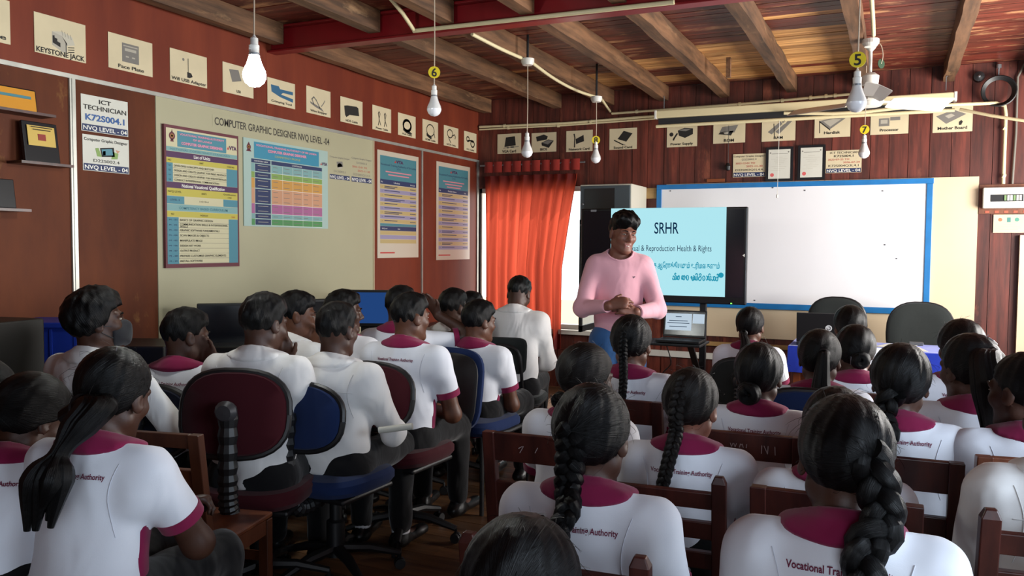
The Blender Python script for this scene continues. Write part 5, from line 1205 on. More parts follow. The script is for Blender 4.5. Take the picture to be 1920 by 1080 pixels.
# fuse box, notice and hanging things at the right end
fb = empty('fuse_box', on(1886, 372, 1, WY1 - .02)); tag(fb, 'white fuse box with a row of breakers on the right of the back wall', 'fuse box')
mb = MB(); mb.b2((-.20, -.0, -.13), (.20, .02, .12)); mb.build('backboard', wood('fuse_backboard', '#5a2f1c', '#7d4a30', None, (7, 7, 1), 2), fb)
mb = MB(); mb.b2((-.175, -.075, -.085), (.175, 0, .09)); mb.build('case', PVCW, fb, bevel=.008)
mb = MB(); mb.b2((-.12, -.078, -.03), (.12, -.074, .03)); mb.build('window', BLKP, fb)
for k in range(6): mb = MB(); mb.b2((-.02 + k * .022, -.088, -.022), (-.004 + k * .022, -.078, .022)); mb.build('breaker', PVCW if k % 3 else plain('breaker_green', '#6d8a5a'), fb)
mb = MB()
for k in range(5): mb.b2((-.15 + k * .07, -.003, -.122), (-.12 + k * .07, -.0, -.105))
mb.build('label_strip', plain('label_red', '#c0523a', .6), fb)
c = Card('notice', 'B', (1863, 402.5), (1920, 436.5), PAP, label='cream notice with three small coloured seals below the fuse box', cat='notice', off=.012)
c.disc(.22, .28, .10, plain('seal_orange', '#b9694a'), sx=1).rect(.44, .16, .56, .42, plain('seal_teal', '#3f7a74')).disc(.76, .28, .11, plain('seal_green', '#4a8a78'))
for k, w_ in enumerate((.4, .7, .8, .6)): c.line([(.5 - w_ / 2, .56 + k * .09), (.5 + w_ / 2, .56 + k * .09)], .02, INKL)
c.done()
p = on(1872, 172, 1, WY1 - .05); mb = MB()
for k in range(5): mb.tube([(cos(a * pi / 14) * (.105 + .006 * k), -.01 * k, sin(a * pi / 14) * (.105 + .005 * k)) for a in range(29)], .008, 6)
o = mb.build('cable_coil', BLKP, None, smooth=True); o.location = p; tag(o, 'black coil of cable hanging high at the right end of the back wall', 'cable')
o = MB().tube([(0, 0, 0), (.0, -.01, .10)], .006, 6).lathe([(.0, -.02), (.02, -.02), (.02, .01), (.0, .012)], (0, 0, .12), 10).build('hook', STEELG); o.location = on(1872, 150, 1, WY1 - .03); tag(o, 'small metal hook above the black cable coil', 'hook')
o = MB().lathe([(.0, 0), (.045, 0), (.042, .05), (.0, .06)], (0, 0, 0), 14, BLKP, M.Rotation(R(90), 3, 'X')).lathe([(.0, .055), (.014, .055), (.0, .066)], (0, 0, 0), 10, STEELG, M.Rotation(R(90), 3, 'X')).build('junction_knob', None); o.location = on(1835, 145, 1, WY1); tag(o, 'small round black fitting beside the cable coil', 'fitting')
o = MB().tube([(0, 0, .36), (.002, -.003, .0)], .003, 6, BLKP).lathe([(.0, -.075), (.022, -.065), (.026, -.03), (.014, 0), (.0, .004)], (0, -.003, 0), 12, BLKP).build('pendant_socket', None); o.location = on(1365, 306, 1, WY1 - .03); tag(o, 'dark empty lamp socket hanging on a black cord under the ROM card', 'socket')

# ---------------------------------------------------------------- bulbs and fan
GLB = bpy.data.materials.new('frosted_bulb'); GLB.use_nodes = True; g = GLB.node_tree.nodes['Principled BSDF']; g.inputs['Base Color'].default_value = (.82, .82, .85, 1); g.inputs['Roughness'].default_value = .18; g.inputs['Subsurface Weight'].default_value = .3; g.inputs['Subsurface Radius'].default_value = (.02, .02, .02)
CORD = plain('pale_cord', '#b9a894', .6); BC_ = plain('bulb_collar', '#dedcd6', .35)
def bulb(px, py, t, dia, ztop, label, digit=None, tagz=.25, rose=None, lit=False):
    c0 = at(px, py, t); o = empty('hanging_bulb', c0); tag(o, label, 'bulb', 'bare bulbs hanging from the ceiling'); s = dia / 2
    pr = [(.0, -1.0), (.45, -.89), (.8, -.6), (.98, -.2), (1.0, .05)]
    m_ = emis('lit_bulb', '#e6f6ff', 60) if lit else GLB
    MB().lathe([(r_ * s, z * s) for r_, z in pr], (0, 0, 0), 24).build('diffuser', m_, o, smooth=True)
    MB().lathe([(r_ * s, z * s) for r_, z in ((1.0, .05), (.93, .4), (.66, 1.0), (.50, 1.5), (.44, 1.75), (.0, 1.75))], (0, 0, 0), 24).build('bulb_body', m_ if lit else plain('bulb_plastic', '#d9d8d6', .3), o, smooth=True)
    MB().lathe([(r_ * s, z * s) for r_, z in ((.0, 1.74), (.46, 1.75), (.46, 1.95), (.0, 1.96))], (0, 0, 0), 18).build('bulb_cap', STEELG, o, smooth=True)
    MB().lathe([(r_ * s, z * s) for r_, z in ((.42, 1.9), (.44, 2.6), (.34, 2.65), (.34, 3.2), (.15, 3.35), (.08, 3.5), (.0, 3.5))], (0, 0, 0), 18).build('lamp_holder', BC_, o, smooth=True)
    L = ztop - c0.z; MB().tube([(0, 0, 3.45 * s), (.003, 0, L * .5), (0, 0, L)], .0032, 6).build('cord', CORD, o)
    if rose: MB().tube([(0, 0, L), (0, 0, CZ + .01 - c0.z)], .010, 8, BLKP).build('hanger', None, o); MB().lathe([(.0, -.035), (.038, -.035), (.05, -.012), (.05, .012), (.0, .014)], (0, 0, L), 20).build('ceiling_rose', PVCW, o, smooth=True)
    if digit:
        mt = empty('number_tag'); d = V((-c0.x, -c0.y, 0)).normalized(); rot = V(d).to_track_quat('Z', 'Y').to_matrix(); z_ = tagz
        tg = MB().lathe([(.0, -.002), (s * .82, -.002), (s * .82, .002), (.0, .002)], V((0, 0, z_)) + d * .005, 24, None, rot).build('number_tag', plain('tag_yellow', '#d9c21e', .45), o)
        bpy.data.objects.remove(mt)
        vs, fs, a, b_ = glyphs(digit, .02); k = s * 1.15 / .72
        up = V((0, 0, 1)); rt = up.cross(d); MB().add([V((0, 0, z_)) + d * .0085 + rt * ((v[0] - (a + b_) / 2) * k) + up * (v[1] * k - s * .57) for v in vs], fs).build('digit', INK, tg)
    if lit:
        l = lamp('bulb_light', 'POINT', c0 + V((0, 0, -.12)), 26, (.98, 1, .93), .06)
    return o
bulb(477, 142, 3.6, .100, 2.95, 'switched-on dazzling bulb hanging by the left wall cards', lit=True)
bulb(814, 205, 4.9, .085, 3.05, 'unlit bulb with yellow tag 6, hanging in front of the girder', '6', .215)
bulb(1606, 193, 3.7, .086, 3.09, 'unlit bulb with yellow tag 5, nearest and in front of the fan', '5', .19)
bulb(1620, 287, 6.6, .086, 2.95, 'unlit bulb with yellow tag 7, in front of the ICT date sign', '7', .185)
bulb(1117, 297, 7.3, .088, 2.80, 'unlit bulb with yellow tag 8, above the pale network cabinet', '8', .16, True)
bulb(988, 285, 6.3, .088, 2.90, 'unlit untagged bulb on a white rose, above the red curtain', None, 0, True)
FANW = plain('fan_white', '#d8d3c8', .35)
hub = V((-.2, 6.36, 2.53)); fn = empty('ceiling_fan', hub); tag(fn, 'white three-bladed ceiling fan in front of the projection screen', 'fan')
MB().lathe([(.0, -.045), (.075, -.04), (.095, -.015), (.095, .012), (.075, .03), (.03, .035), (.0, .036)], (0, 0, 0), 28).build('motor_housing', FANW, fn, smooth=True)
MB().lathe([(.028, .03), (.05, .05), (.05, .085), (.022, .10), (.012, .12), (.012, .34), (.03, .36), (.055, .40), (.055, .42), (.0, .42)], (0, 0, 0), 20).build('rod_and_canopy', FANW, fn, smooth=True)
MB().lathe([(.03, .10), (.055, .11), (.06, .17), (.035, .19)], (0, 0, 0), 20).build('canopy', FANW, fn, smooth=True)
for k, a in enumerate((R(33), R(153), R(277))):
    rz = M.Rotation(a, 3, 'Z') @ M.Rotation(R(-23), 3, 'X'); b = MB(); b.bar((.07, 0, -.005), (.17, 0, -.005), .05, .008, (0, 0, 1)); b.v = [tuple(M.Rotation(a, 3, 'Z') @ V(p)) for p in b.v]; bl = b.build('blade_arm', FANW, fn)
    vs = []
    for x, w_ in ((.15, .055), (.22, .07), (.45, .080), (.58, .086), (.605, .082)): vs += [V((x, -w_, .0)), V((x, 0, .010)), V((x, w_, .002))]
    vs = [rz @ p + V((0, 0, -.008)) for p in vs]; n_ = len(vs); vs += [p - V((0, 0, .004)) for p in vs]
    fs = []
    for i_ in range(4):
        for j in range(2): q = i_ * 3 + j; fs += [(q, q + 3, q + 4, q + 1), (n_ + q, n_ + q + 1, n_ + q + 4, n_ + q + 3)]
    for i_ in range(4): fs += [(i_ * 3, n_ + i_ * 3, n_ + i_ * 3 + 3, i_ * 3 + 3), (i_ * 3 + 2, i_ * 3 + 5, n_ + i_ * 3 + 5, n_ + i_ * 3 + 2)]
    fs += [(0, 1, n_ + 1, n_), (1, 2, n_ + 2, n_ + 1), (13, 12, n_ + 12, n_ + 13), (14, 13, n_ + 13, n_ + 14)]
    MB().add(vs, fs).build('blade', FANW, fn)
o = MB().lathe([(.0, -.002), (.032, -.002), (.032, .002), (.0, .002)], (0, 0, 0), 20, plain('tag_green', '#1d3a20', .5), M.Rotation(R(90), 3, 'X') @ M.Rotation(R(50), 3, 'Y')).build('number_tag', None, fn); o.location = (.07, -.05, .24); tag(o, 'dark green disc tag')
MB().tube(arc_pts([(.0, .0, .41), (.06, -.03, .38), (.08, -.05, .30), (.07, -.05, .24)], 5), .003, 6).build('tag_cord', CORD, fn)
o = MB().lathe([(.0, -.03), (.04, -.03), (.055, -.008), (.055, .02), (.0, .022)], (0, 0, 0), 20).build('ceiling_rose', PVCW); o.location = (-.20, 6.30, 2.92); tag(o, 'white ceiling rose on the joist above the fan', 'fitting')

# ---------------------------------------------------------------- desk and equipment along the left wall
dk = empty('long_desk', (-3.85, 5.22, 0)); tag(dk, 'long dark desk standing along the left wall', 'desk'); DKM = wood('desk_dark_wood', '#1c1210', '#2e1e1a', None, (7, .8, 7), 2, .4)
MB().b2((-.32, -2.6, .70), (.32, 2.6, .735)).build('desk_top', DKM, dk)
for y_ in (-2.5, -.85, .85, 2.5):
    for x in (-.28, .28): MB().b2((x - .025, y_ - .025, 0), (x + .025, y_ + .025, .70)).build('leg', DKM, dk)
MB().b2((-.30, -2.5, .50), (-.28, 2.5, .70)).build('back_panel', DKM, dk)
def monitor(px, py, t, rz, w_, h_, label, on_=None):
    c0 = at(px, py, t); o = empty('computer_monitor', (c0.x, c0.y, .736), R(rz)); tag(o, label, 'monitor'); zc = c0.z - .736
    MB().b2((-w_ / 2, -.02, zc - h_ / 2), (w_ / 2, .02, zc + h_ / 2)).build('housing', BLKP, o, bevel=.006)
    MB().b2((-w_ / 2 + .018, -.022, zc - h_ / 2 + .028), (w_ / 2 - .018, -.0195, zc + h_ / 2 - .018)).build('screen', on_ or SCRB, o)
    MB().b2((-.03, .0, .012), (.03, .03, zc)).build('neck', BLKP, o)
    MB().lathe([(.0, 0), (.11, 0), (.11, .008), (.03, .016), (.0, .016)], (0, .01, 0), 24, None, None, sy=.8).build('base', BLKP, o, smooth=True); return o
monitor(448, 612, 5.3, 42, .50, .30, 'switched-off black monitor beside the boy resting his chin')
monitor(556, 604, 5.9, 62, .46, .32, 'black monitor half hidden behind the smiling boy in profile')
monitor(684, 578, 6.3, 24, .44, .28, 'monitor with a plain blue screen on the left wall desk', emis('blue_desktop', '#3565b4', .42))
monitor(735, 590, 6.7, 30, .46, .32, 'black monitor at the foot of the tall unit banner')
o = empty('desktop_computer', (at(263, 668, 4.75).x, at(263, 668, 4.75).y, .736), R(25)); tag(o, 'flat black desktop computer case on the desk behind the masked boy', 'computer')
MB().b2((-.22, -.2, .004), (.22, .2, .20)).build('case', BLKP, o, bevel=.008); MB().b2((-.2, -.203, .13), (.05, -.2, .16)).build('drive_bay', plain('drive_grey', '#26272b', .4), o); MB().b2((.12, -.203, .03), (.15, -.2, .06)).build('power_button', STEELG, o)
o = empty('desktop_computer', (at(415, 670, 5.2).x, at(415, 670, 5.2).y, .736), R(25)); tag(o, 'black computer case under the switched-off monitor', 'computer')
MB().b2((-.2, -.16, .004), (.2, .16, .14)).build('case', BLKP, o, bevel=.008); MB().b2((-.18, -.163, .08), (.02, -.16, .11)).build('drive_bay', plain('drive_grey', '#26272b', .4), o)
o = empty('storage_crate', (-3.90, 2.92, .737), R(27)); tag(o, 'royal blue plastic storage crate behind the masked boy', 'crate'); BCR = plain('blue_plastic', '#16308e', .45, var=.06)
MB().b2((-.21, -.15, 0), (.21, .15, .36)).build('body', BCR, o, bevel=.012); MB().b2((-.222, -.162, .335), (.222, .162, .365)).build('rim', BCR, o, bevel=.006)
for x in (-.12, 0, .12): MB().b2((x - .006, -.156, .02), (x + .006, -.149, .33)).build('rib', BCR, o)
o = empty('drawer_cabinet', (-3.68, 2.27, 0), R(8)); tag(o, 'dark steel drawer cabinet at the left edge of the picture', 'cabinet'); DC = plain('dark_steel', '#15140f', .5, .2)
MB().b2((-.23, -.2, 0), (.23, .2, 1.16)).build('body', DC, o, bevel=.008)
for k in range(3):
    d = MB().b2((-.21, -.215, .06 + k * .36), (.21, -.2, .40 + k * .36)).build('drawer', DC, o, bevel=.005); MB().b2((-.06, -.23, .22 + k * .36), (.06, -.215, .245 + k * .36)).build('handle', STEELG, d)

# ---------------------------------------------------------------- chairs
FABM = cloth('maroon_upholstery', '#3c0a14', fold=.1, sheen=.1); FABB = cloth('blue_upholstery', '#14264e', fold=.1, sheen=.1); FABD = cloth('navy_upholstery', '#0e1428', fold=.1); FABK = cloth('black_upholstery', '#232726', fold=.1)
def sup(w_, h_, n=28, e=3.2, topw=1.0):
    out = []
    for k in range(n):
        a = 2 * pi * k / n; c_, s_ = cos(a), sin(a); x = w_ / 2 * abs(c_) ** (2 / e) * (1 if c_ >= 0 else -1); z = h_ / 2 * abs(s_) ** (2 / e) * (1 if s_ >= 0 else -1)
        out.append((x * (1 + (topw - 1) * (z / h_ + .5)), z))
    return out
def pad(outl, th, curve, puff=.0):
    """cushion: outline rings, rounded at the rim and bowed about the vertical axis"""
    mb = MB(); n = len(outl); rings = [(1.0, -.5), (1.0, .5)]; prof = [(.0, -.5), (.6, -.5), (.93, -.48), (1.0, -.2), (1.0, .2), (.93, .48), (.6, .5 + puff), (.0, .5 + puff * 1.2)]; vs = []
    for s_, d in prof[1:-1]:
        for x, z in outl: vs.append((x * s_, d * th + curve * (x * s_) ** 2, z * s_))
    vs += [(0, prof[0][1] * th, 0), (0, prof[-1][1] * th, 0)]; m = len(prof) - 2
    fs = [(i_ * n + j, (i_ + 1) * n + j, (i_ + 1) * n + (j + 1) % n, i_ * n + (j + 1) % n) for i_ in range(m - 1) for j in range(n)]
    fs += [(m * n, j, (j + 1) % n) for j in range(n)] + [(m * n + 1, (m - 1) * n + (j + 1) % n, (m - 1) * n + j) for j in range(n)]
    mb.add(vs, fs); return mb
def moved(mb, rot, off): mb.v = [tuple((rot @ V(p) if rot is not None else V(p)) + V(off)) for p in mb.v]; return mb
def office_chair(x, y, yaw, fab, label, seatfab=None, arms=False, bz=.75, bw=.39, bh=.36, base_rot=.3, edge=None, gas=.46):
    o = empty('office_chair', (x, y, 0), R(-yaw)); tag(o, label, 'chair', 'padded office chairs'); rk = M.Rotation(R(-10), 3, 'X')
    ol = sup(bw, bh, 30, 2.7, 1.0)
    moved(pad(ol, .05, .55, .15), rk, (0, -.26, bz)).build('backrest', fab, o, smooth=True)
    P = [V((px_, .55 * px_ ** 2, pz_)) for px_, pz_ in ol] ; P.append(P[0]); MB().tube([rk @ (p * 1.0) + V((0, -.265, bz)) for p in P], .014, 8, None, False).build('edge_trim', edge or BLKP, o, smooth=True)
    sp = pad(sup(.47, .45, 30, 3.4), .075, .0, .2); moved(sp, M.Rotation(R(90), 3, 'X'), (0, 0, 0)); sp.v = [(a, b_, c_ * 1.0 + gas - .01 + .25 * a * a - (.05 * max(0, b_ - .12))) for a, b_, c_ in sp.v]
    sp.build('seat', seatfab or fab, o, smooth=True)
    MB().b2((-.19, -.18, gas - .07), (.19, .18, gas - .045)).build('seat_pan', BLKP, o, bevel=.01)
    bp = arc_pts([(0, -.10, gas - .075), (0, -.24, gas - .085), (0, -.305, gas + .0), (0, -.315, gas + .12), (0, -.305, bz + .02)], 9); MB().tube(bp, [.034 + .006 * (k % 2) for k in range(len(bp))], 12).build('bellows_bracket', BLKP, o, smooth=False)
    MB().lathe([(.0, -.02), (.04, -.02), (.045, .0), (.03, .022), (.0, .024)], (0, -.33, bz + .02), 14, None, M.Rotation(R(90), 3, 'X')).build('bracket_knob', plain('knob_grey', '#3d3d40', .35, .3), o, smooth=True)
    MB().lathe([(.0, .09), (.042, .09), (.042, .25), (.028, .26), (.028, gas - .06), (.0, gas - .06)], (0, 0, 0), 16).build('gas_column', BLKP, o, smooth=True)
    for k in range(5):
        a = base_rot + k * 2 * pi / 5; d = V((cos(a), sin(a), 0)); MB().tube([d * .03 + V((0, 0, .125)), d * .15 + V((0, 0, .115)), d * .29 + V((0, 0, .075))], [.03, .026, .018], 8, flat=.8).build('base_arm', BLKP, o, smooth=True)
        cw = MB(); q = M.Rotation(a, 3, 'Z') @ M.Rotation(R(90), 3, 'X')
        for s_ in (-.013, .013): cw.lathe([(.0, -.009), (.024, -.009), (.027, 0), (.024, .009), (.0, .009)], d * .29 + V((0, 0, .028)) + V((-d.y, d.x, 0)) * s_, 14, None, q)
        cw.tube([d * .29 + V((0, 0, .028)), d * .29 + V((0, 0, .075))], .008, 6); cw.build('caster', BLKP, o, smooth=True)
    if arms:
        for sx in (-1, 1): MB().tube(arc_pts([(sx * .24, -.05, gas - .05), (sx * .29, .0, gas + .05), (sx * .29, .12, gas + .19), (sx * .29, -.10, gas + .20), (sx * .27, -.22, gas + .06), (sx * .24, -.12, gas - .05)], 6), .016, 8).build('armrest', BLKP, o, smooth=True)
    return o
def wooden_chair(x, y, yaw, label, style='flush', m=None, w_=.42, top=.88, rail=.10, seat_z=.44, scratch=None):
    m = m or DARKW; o = empty('wooden_chair', (x, y, 0), R(-yaw)); tag(o, label, 'chair', 'wooden classroom chairs'); rk = .06; zt = top
    def by(z): return -.205 - max(0, z - seat_z) * rk / .4
    pt = zt + (.045 if style == 'post' else 0)
    for sx in (-1, 1):
        xx = sx * (w_ / 2 - .021); mb = MB(); zs_ = (0, seat_z, pt) if style != 'post' else (0, seat_z, pt - .022, pt); ws = (.042,) * 3 if style != 'post' else (.042, .042, .042, .024); vs = []
        for z, ww in zip(zs_, ws): vs += [(xx - ww / 2, by(z) - .018 * ww / .042, z), (xx + ww / 2, by(z) - .018 * ww / .042, z), (xx + ww / 2, by(z) + .018 * ww / .042, z), (xx - ww / 2, by(z) + .018 * ww / .042, z)]
        k_ = len(zs_) - 1; mb.add(vs, [(i_ * 4 + j, i_ * 4 + (j + 1) % 4, i_ * 4 + 4 + (j + 1) % 4, i_ * 4 + 4 + j) for i_ in range(k_) for j in range(4)] + [(3, 2, 1, 0), tuple(k_ * 4 + j for j in range(4))]); mb.build('back_post', m, o, bevel=.003)
        MB().b2((xx - .02, .165, 0), (xx + .02, .205, seat_z - .012)).build('leg', m, o, bevel=.003)
        MB().b2((xx - .012, -.19, .17), (xx + .012, .17, .205)).build('stretcher', m, o); MB().b2((xx - .013, -.19, seat_z - .07), (xx + .013, .17, seat_z - .012)).build('seat_rail', m, o)
    iw = w_ / 2 - .042
    rails = [(zt - rail, zt - (.0 if style == 'flush' else .012)), (zt - rail - .15, zt - rail - .075)] if style == 'flush' else [(zt - .06, zt - .008), (zt - .155, zt - .10), (zt - .25, zt - .195), (zt - .345, zt - .29)]
    for z0, z1 in rails:
        mb = MB(); zc = (z0 + z1) / 2; mb.box((0, by(zc), zc), (iw * 2 + .004, .02, z1 - z0), M.Rotation(rk / .4, 3, 'X')); mb.build('back_rail', m, o, bevel=.003)
    MB().b2((-w_ / 2 + .005, -.20, seat_z - .012), (w_ / 2 - .005, .215, seat_z + .008)).build('seat', m, o, bevel=.006); MB().b2((-iw, .175, seat_z - .07), (iw, .197, seat_z - .012)).build('seat_rail', m, o); MB().b2((-iw, .178, .26), (iw, .194, .295)).build('stretcher', m, o); MB().b2((-iw, -.215, .17), (iw, -.195, .205)).build('stretcher', m, o)
    if scratch:
        mb = MB()
        for st_ in scratch:
            P = [(sx_, by(zt - .05) - .0115 - .0, zt - rail + sz_) for sx_, sz_ in st_]
            for a, b_ in zip(P, P[1:]):
                d = V(b_) - V(a); n_ = V((-d.z, 0, d.x)).normalized() * .0013; mb.add([V(a) - n_, V(b_) - n_, V(b_) + n_, V(a) + n_], [(0, 1, 2, 3)])
        mb.build('scratched_mark', plain('scratch_pale', '#8d7a78', .8), o)
    return o
# ---------------------------------------------------------------- people and their seats
def seat_off(o, dx, dy):
    a = -o.rotation_euler.z; return o.location.x + dx * cos(a) + dy * sin(a), o.location.y - dx * sin(a) + dy * cos(a)
def sit_office(o, yaw, fab, label, dx=0, dy=.03, **k): x, y = seat_off(o, dx, dy); return office_chair(x, y, yaw, fab, label, **k)
def sit_wood(o, yaw, label, dx=0, dy=.03, **k): x, y = seat_off(o, dx, dy); return wooden_chair(x, y, yaw, label, **k)

# presenter
P0 = person(1171, 400, 5.25, 158, 'person standing before the television in a pink long-sleeved shirt, hands clasped', sex='m', shirt='pink', hair='man', stand=True, arms=(('front', (-.01, .0, -.014)), ('front', (.01, .028, .022))), head=(-22, 6, -4), lean=-2, build=.84, skin=2, hv=.0042, vox=.0085, T=1.7, text=False)
# boys on the left
b1 = person(168, 545, 3.35, -4, 'person in a white shirt and charcoal face mask, in profile at far left', sex='m', shirt='formal', hair='short', head=(36, -6, 0), lean=2, arms=('lap', 'desk'), mask=True, hopt=dict(thick=.016), hv=.0045)
b2 = person(349, 577, 3.75, -20, 'person in a white polo hiding the face behind a raised hand', sex='m', shirt='polo', hair='short', head=(44, 6, 0), lean=10, arms=('lap', 'face'), hv=.005)
b3 = person(497, 550, 3.55, -16, 'person in a white shirt with hands over the mouth, on a maroon chair', sex='m', shirt='formal', hair='short', head=(22, 8, 0), lean=6, arms=('mouth', 'mouth'), hv=.0045, vox=.009, hopt=dict(thick=.004))
b4 = person(556, 545, 4.35, 4, 'smiling person in a white shirt resting chin on hand, in profile', sex='m', shirt='formal', hair='short', head=(40, 6, 0), lean=12, arms=('lap', 'mouth'), skin=1, hv=.0045)
b5 = person(630, 566, 3.72, -4, 'person in a white long-sleeved shirt on a blue swivel chair, back turned', sex='m', shirt='formal', hair='short', head=(4, 2, 0), lean=3, arms=('lap', 'knee'), vox=.009, hv=.005, sock=True)
b6 = person(642, 543, 4.7, -12, 'person in a white polo looking right, behind the long-sleeved boy', sex='m', shirt='polo', hair='short', head=(56, 2, 0), lean=6, hv=.005)
b7 = person(751, 535, 5.0, -8, 'person in a white polo with one forearm raised to the face', sex='m', shirt='polo', hair='short', head=(14, 4, 0), lean=8, arms=('lap', ('up', (.10, -.02, .0))), text=False)
b8 = person(768, 548, 4.25, -2, 'person in a white polo on a maroon swivel chair, lettering across the back', sex='m', shirt='polo', hair='short', head=(26, 3, 0), lean=8, arms=('clasp', 'clasp'), skin=1, vox=.009, build=1.04, hv=.005)
b9 = person(850, 540, 5.3, -6, 'person in a white shirt below the tall unit banner near the corner', sex='m', shirt='formal', hair='short', head=(20, 6, 0), lean=12, arms=('lap', 'mouth'))
b10 = person(883, 546, 6.2, 10, 'person with a hand at the head, almost hidden in the far corner', sex='m', shirt='polo', hair='short', head=(10, 4, 0), lean=8, arms=('lap', 'up'), text=False)
b11 = person(898, 563, 4.95, 4, 'person in a white polo on a blue armchair in front of the curtain boy', sex='m', shirt='polo', hair='short', head=(26, 4, 0), lean=7, hopt=dict(thick=.004), skin=1)
b12 = person(978, 519, 5.9, -12, 'person in a white shirt with bowed head before the red curtain', sex='m', shirt='formal', hair='short', head=(10, 26, 0), lean=12, arms=('lap', 'clasp'))
sit_office(b3, -20, FABM, 'maroon swivel chair under the boy covering his mouth', dy=.04, bz=.83, bw=.44, bh=.34)
sit_office(b5, 3, FABB, 'blue swivel chair under the boy in long sleeves', dy=.02, bz=.775, bw=.47, bh=.28, base_rot=.75)
sit_office(b8, 3, FABM, 'maroon swivel chair under the boy with lettering on his back', dy=.02, bz=.775, bw=.45, bh=.31, base_rot=.2)
sit_office(b2, -16, FABD, 'dark navy chair under the boy hiding his face', dy=.02, bz=.76, bw=.44, bh=.30)
sit_office(b1, -4, FABK, 'black chair under the masked boy')
for o_, l_ in ((b4, 'black chair under the smiling boy in profile'), (b6, 'black chair under the boy looking right'), (b7, 'black chair under the boy raising a forearm'), (b9, 'black chair under the boy below the unit banner'), (b10, 'black chair in the far corner under the hidden boy')): sit_office(o_, -4, FABK, l_, bz=.68, bh=.28)
# visitor armchair
def armchair(x, y, yaw, label):
    o = empty('armchair', (x, y, 0), R(-yaw)); tag(o, label, 'chair', 'padded office chairs'); rk = M.Rotation(R(-9), 3, 'X')
    moved(pad(sup(.50, .46, 30, 4.2), .05, .25, .1), rk, (0, -.27, .70)).build('back_cushion', FABB, o, smooth=True)
    moved(pad(sup(.47, .43, 30, 4.2), .02, .25), rk, (0, -.305, .69)).build('back_shell', BLKP, o, smooth=True)
    sp = pad(sup(.50, .48, 30, 4.0), .08, 0, .15); moved(sp, M.Rotation(R(90), 3, 'X'), (0, .02, .46)); sp.build('seat', FABB, o, smooth=True)
    for sx in (-1, 1):
        MB().tube(arc_pts([(sx * .265, .235, .03), (sx * .265, .24, .30), (sx * .265, .21, .425), (sx * .26, .0, .43), (sx * .25, -.24, .44)], 6), .014, 8).build('side_tube', BLKP, o, smooth=True)
        for y_ in (-.24,): MB().tube([(sx * .24, y_, 0), (sx * .24, y_, .44)], .013, 8).build('leg', BLKP, o, smooth=True)
    return o
x_, y_ = seat_off(b11, 0, -.02); armchair(x_, y_, 6, 'blue cushioned armchair with a black back shell, under a polo boy')
x_, y_ = seat_off(b12, .02, .0); o = empty('frame_chair', (x_, y_, 0), R(10)); tag(o, 'small black chair with a rectangular back under the boy by the curtain', 'chair')
moved(pad(sup(.30, .24, 30, 6), .035, .2), M.Rotation(R(-8), 3, 'X'), (0, -.27, .78)).build('backrest', FABK, o, smooth=True)
MB().tube(arc_pts([(-.19, .15, .43), (-.18, -.18, .43), (-.13, -.28, .55), (-.10, -.315, .82), (.10, -.315, .82), (.13, -.28, .55), (.18, -.18, .43), (.19, .15, .43)], 5), .011, 8).build('back_tube', BLKP, o, smooth=True)
sp = pad(sup(.42, .42, 30, 4), .06, 0, .1); moved(sp, M.Rotation(R(90), 3, 'X'), (0, .02, .455)); sp.build('seat', FABK, o, smooth=True)
for sx in (-1, 1):
    for yy in (-.17, .19): MB().tube([(sx * .19, yy, 0), (sx * .18, yy * .9, .43)], .011, 8).build('leg', BLKP, o)
# rolled paper in the long-sleeved boy's hand
p = at(742, 803, 3.5); o = MB().tube([(-.07, -.02, -.012), (.07, .02, .012)], .014, 14).build('rolled_paper', PAPW, None, smooth=True); o.location = p; tag(o, 'rolled white paper held on the lap of the boy in long sleeves', 'paper')

# girls
g1 = person(228, 652, 2.33, -10, 'person with a long bushy plait and white polo, front left with hands in lap', hair='bushy', head=(-4, 14, 4), lean=9, arms=(('clasp', (.05, .08, .07)), ('clasp', (.01, .07, .05))), vox=.0085, hv=.005, hs=1.04, hopt=dict(fly=60, w=.105, gather=(-.03, -.098, -.06), thick=.004, pins=[(.02, -.06, .105, 1.4)], path=[(182, 760, 2.17), (148, 800, 2.12), (112, 850, 2.08), (90, 900, 2.06), (74, 968, 2.05)], prof=(.7, .85, .75, .32, 1.15, .95)), T=1.22)
g2 = person(92, 708, 2.5, -30, 'person with bowed curly dark head at the left, beside the bushy plait', hair='bun', head=(34, 30, 0), lean=20, hopt=dict(bun=(0, -.10, -.06), bunr=.03, thick=.01), hv=.006)
g3 = person(-28, 668, 2.5, 10, 'person at the left picture edge, only nose and chin showing', hair='bun', head=(40, 8, 0), lean=8, skin=1, hopt=dict(bunr=.04), text=False)
g4 = person(1407, 575, 5.35, 0, 'person with a low dark ponytail seated farthest, before the cream board', hair='pony', head=(4, 2, 0), lean=5, hopt=dict(len=.14, w=.05, gather=(-.01, -.10, -.03), thick=.004), skin=1)
g5 = person(1185, 591, 3.7, -2, 'person with a slim plait directly below the presenter', hair='french', head=(3, 4, 0), lean=5, hopt=dict(fly=30, w=.045, w1=.034, len=.12, tuft=.05, off=.01, turns=7, thick=.006, band=BANDW), skin=1, hv=.005)
g6 = person(1102, 646, 3.05, 4, 'person with brownish hair and a dark clip, behind the curly plait', hair='bun', head=(24, 6, 0), lean=8, hopt=dict(fly=50, bun=(.0, -.115, -.075), bunr=.034, thick=.01, pins=[(-.01, -.115, .01, -.6)]), hmat=HAIRB, text=False, hv=.006)
g7 = person(1300, 690, 2.72, -4, 'person with a French plait tied with a pale bobble, right of the curly plait', hair='french', head=(14, 2, 3), lean=9, hopt=dict(fly=70, w=.055, w1=.042, len=.12, tuft=.04, off=-.05, turns=6, thick=.004, band=BANDW), skin=2, hmat=HAIRB, vox=.009, hv=.005)
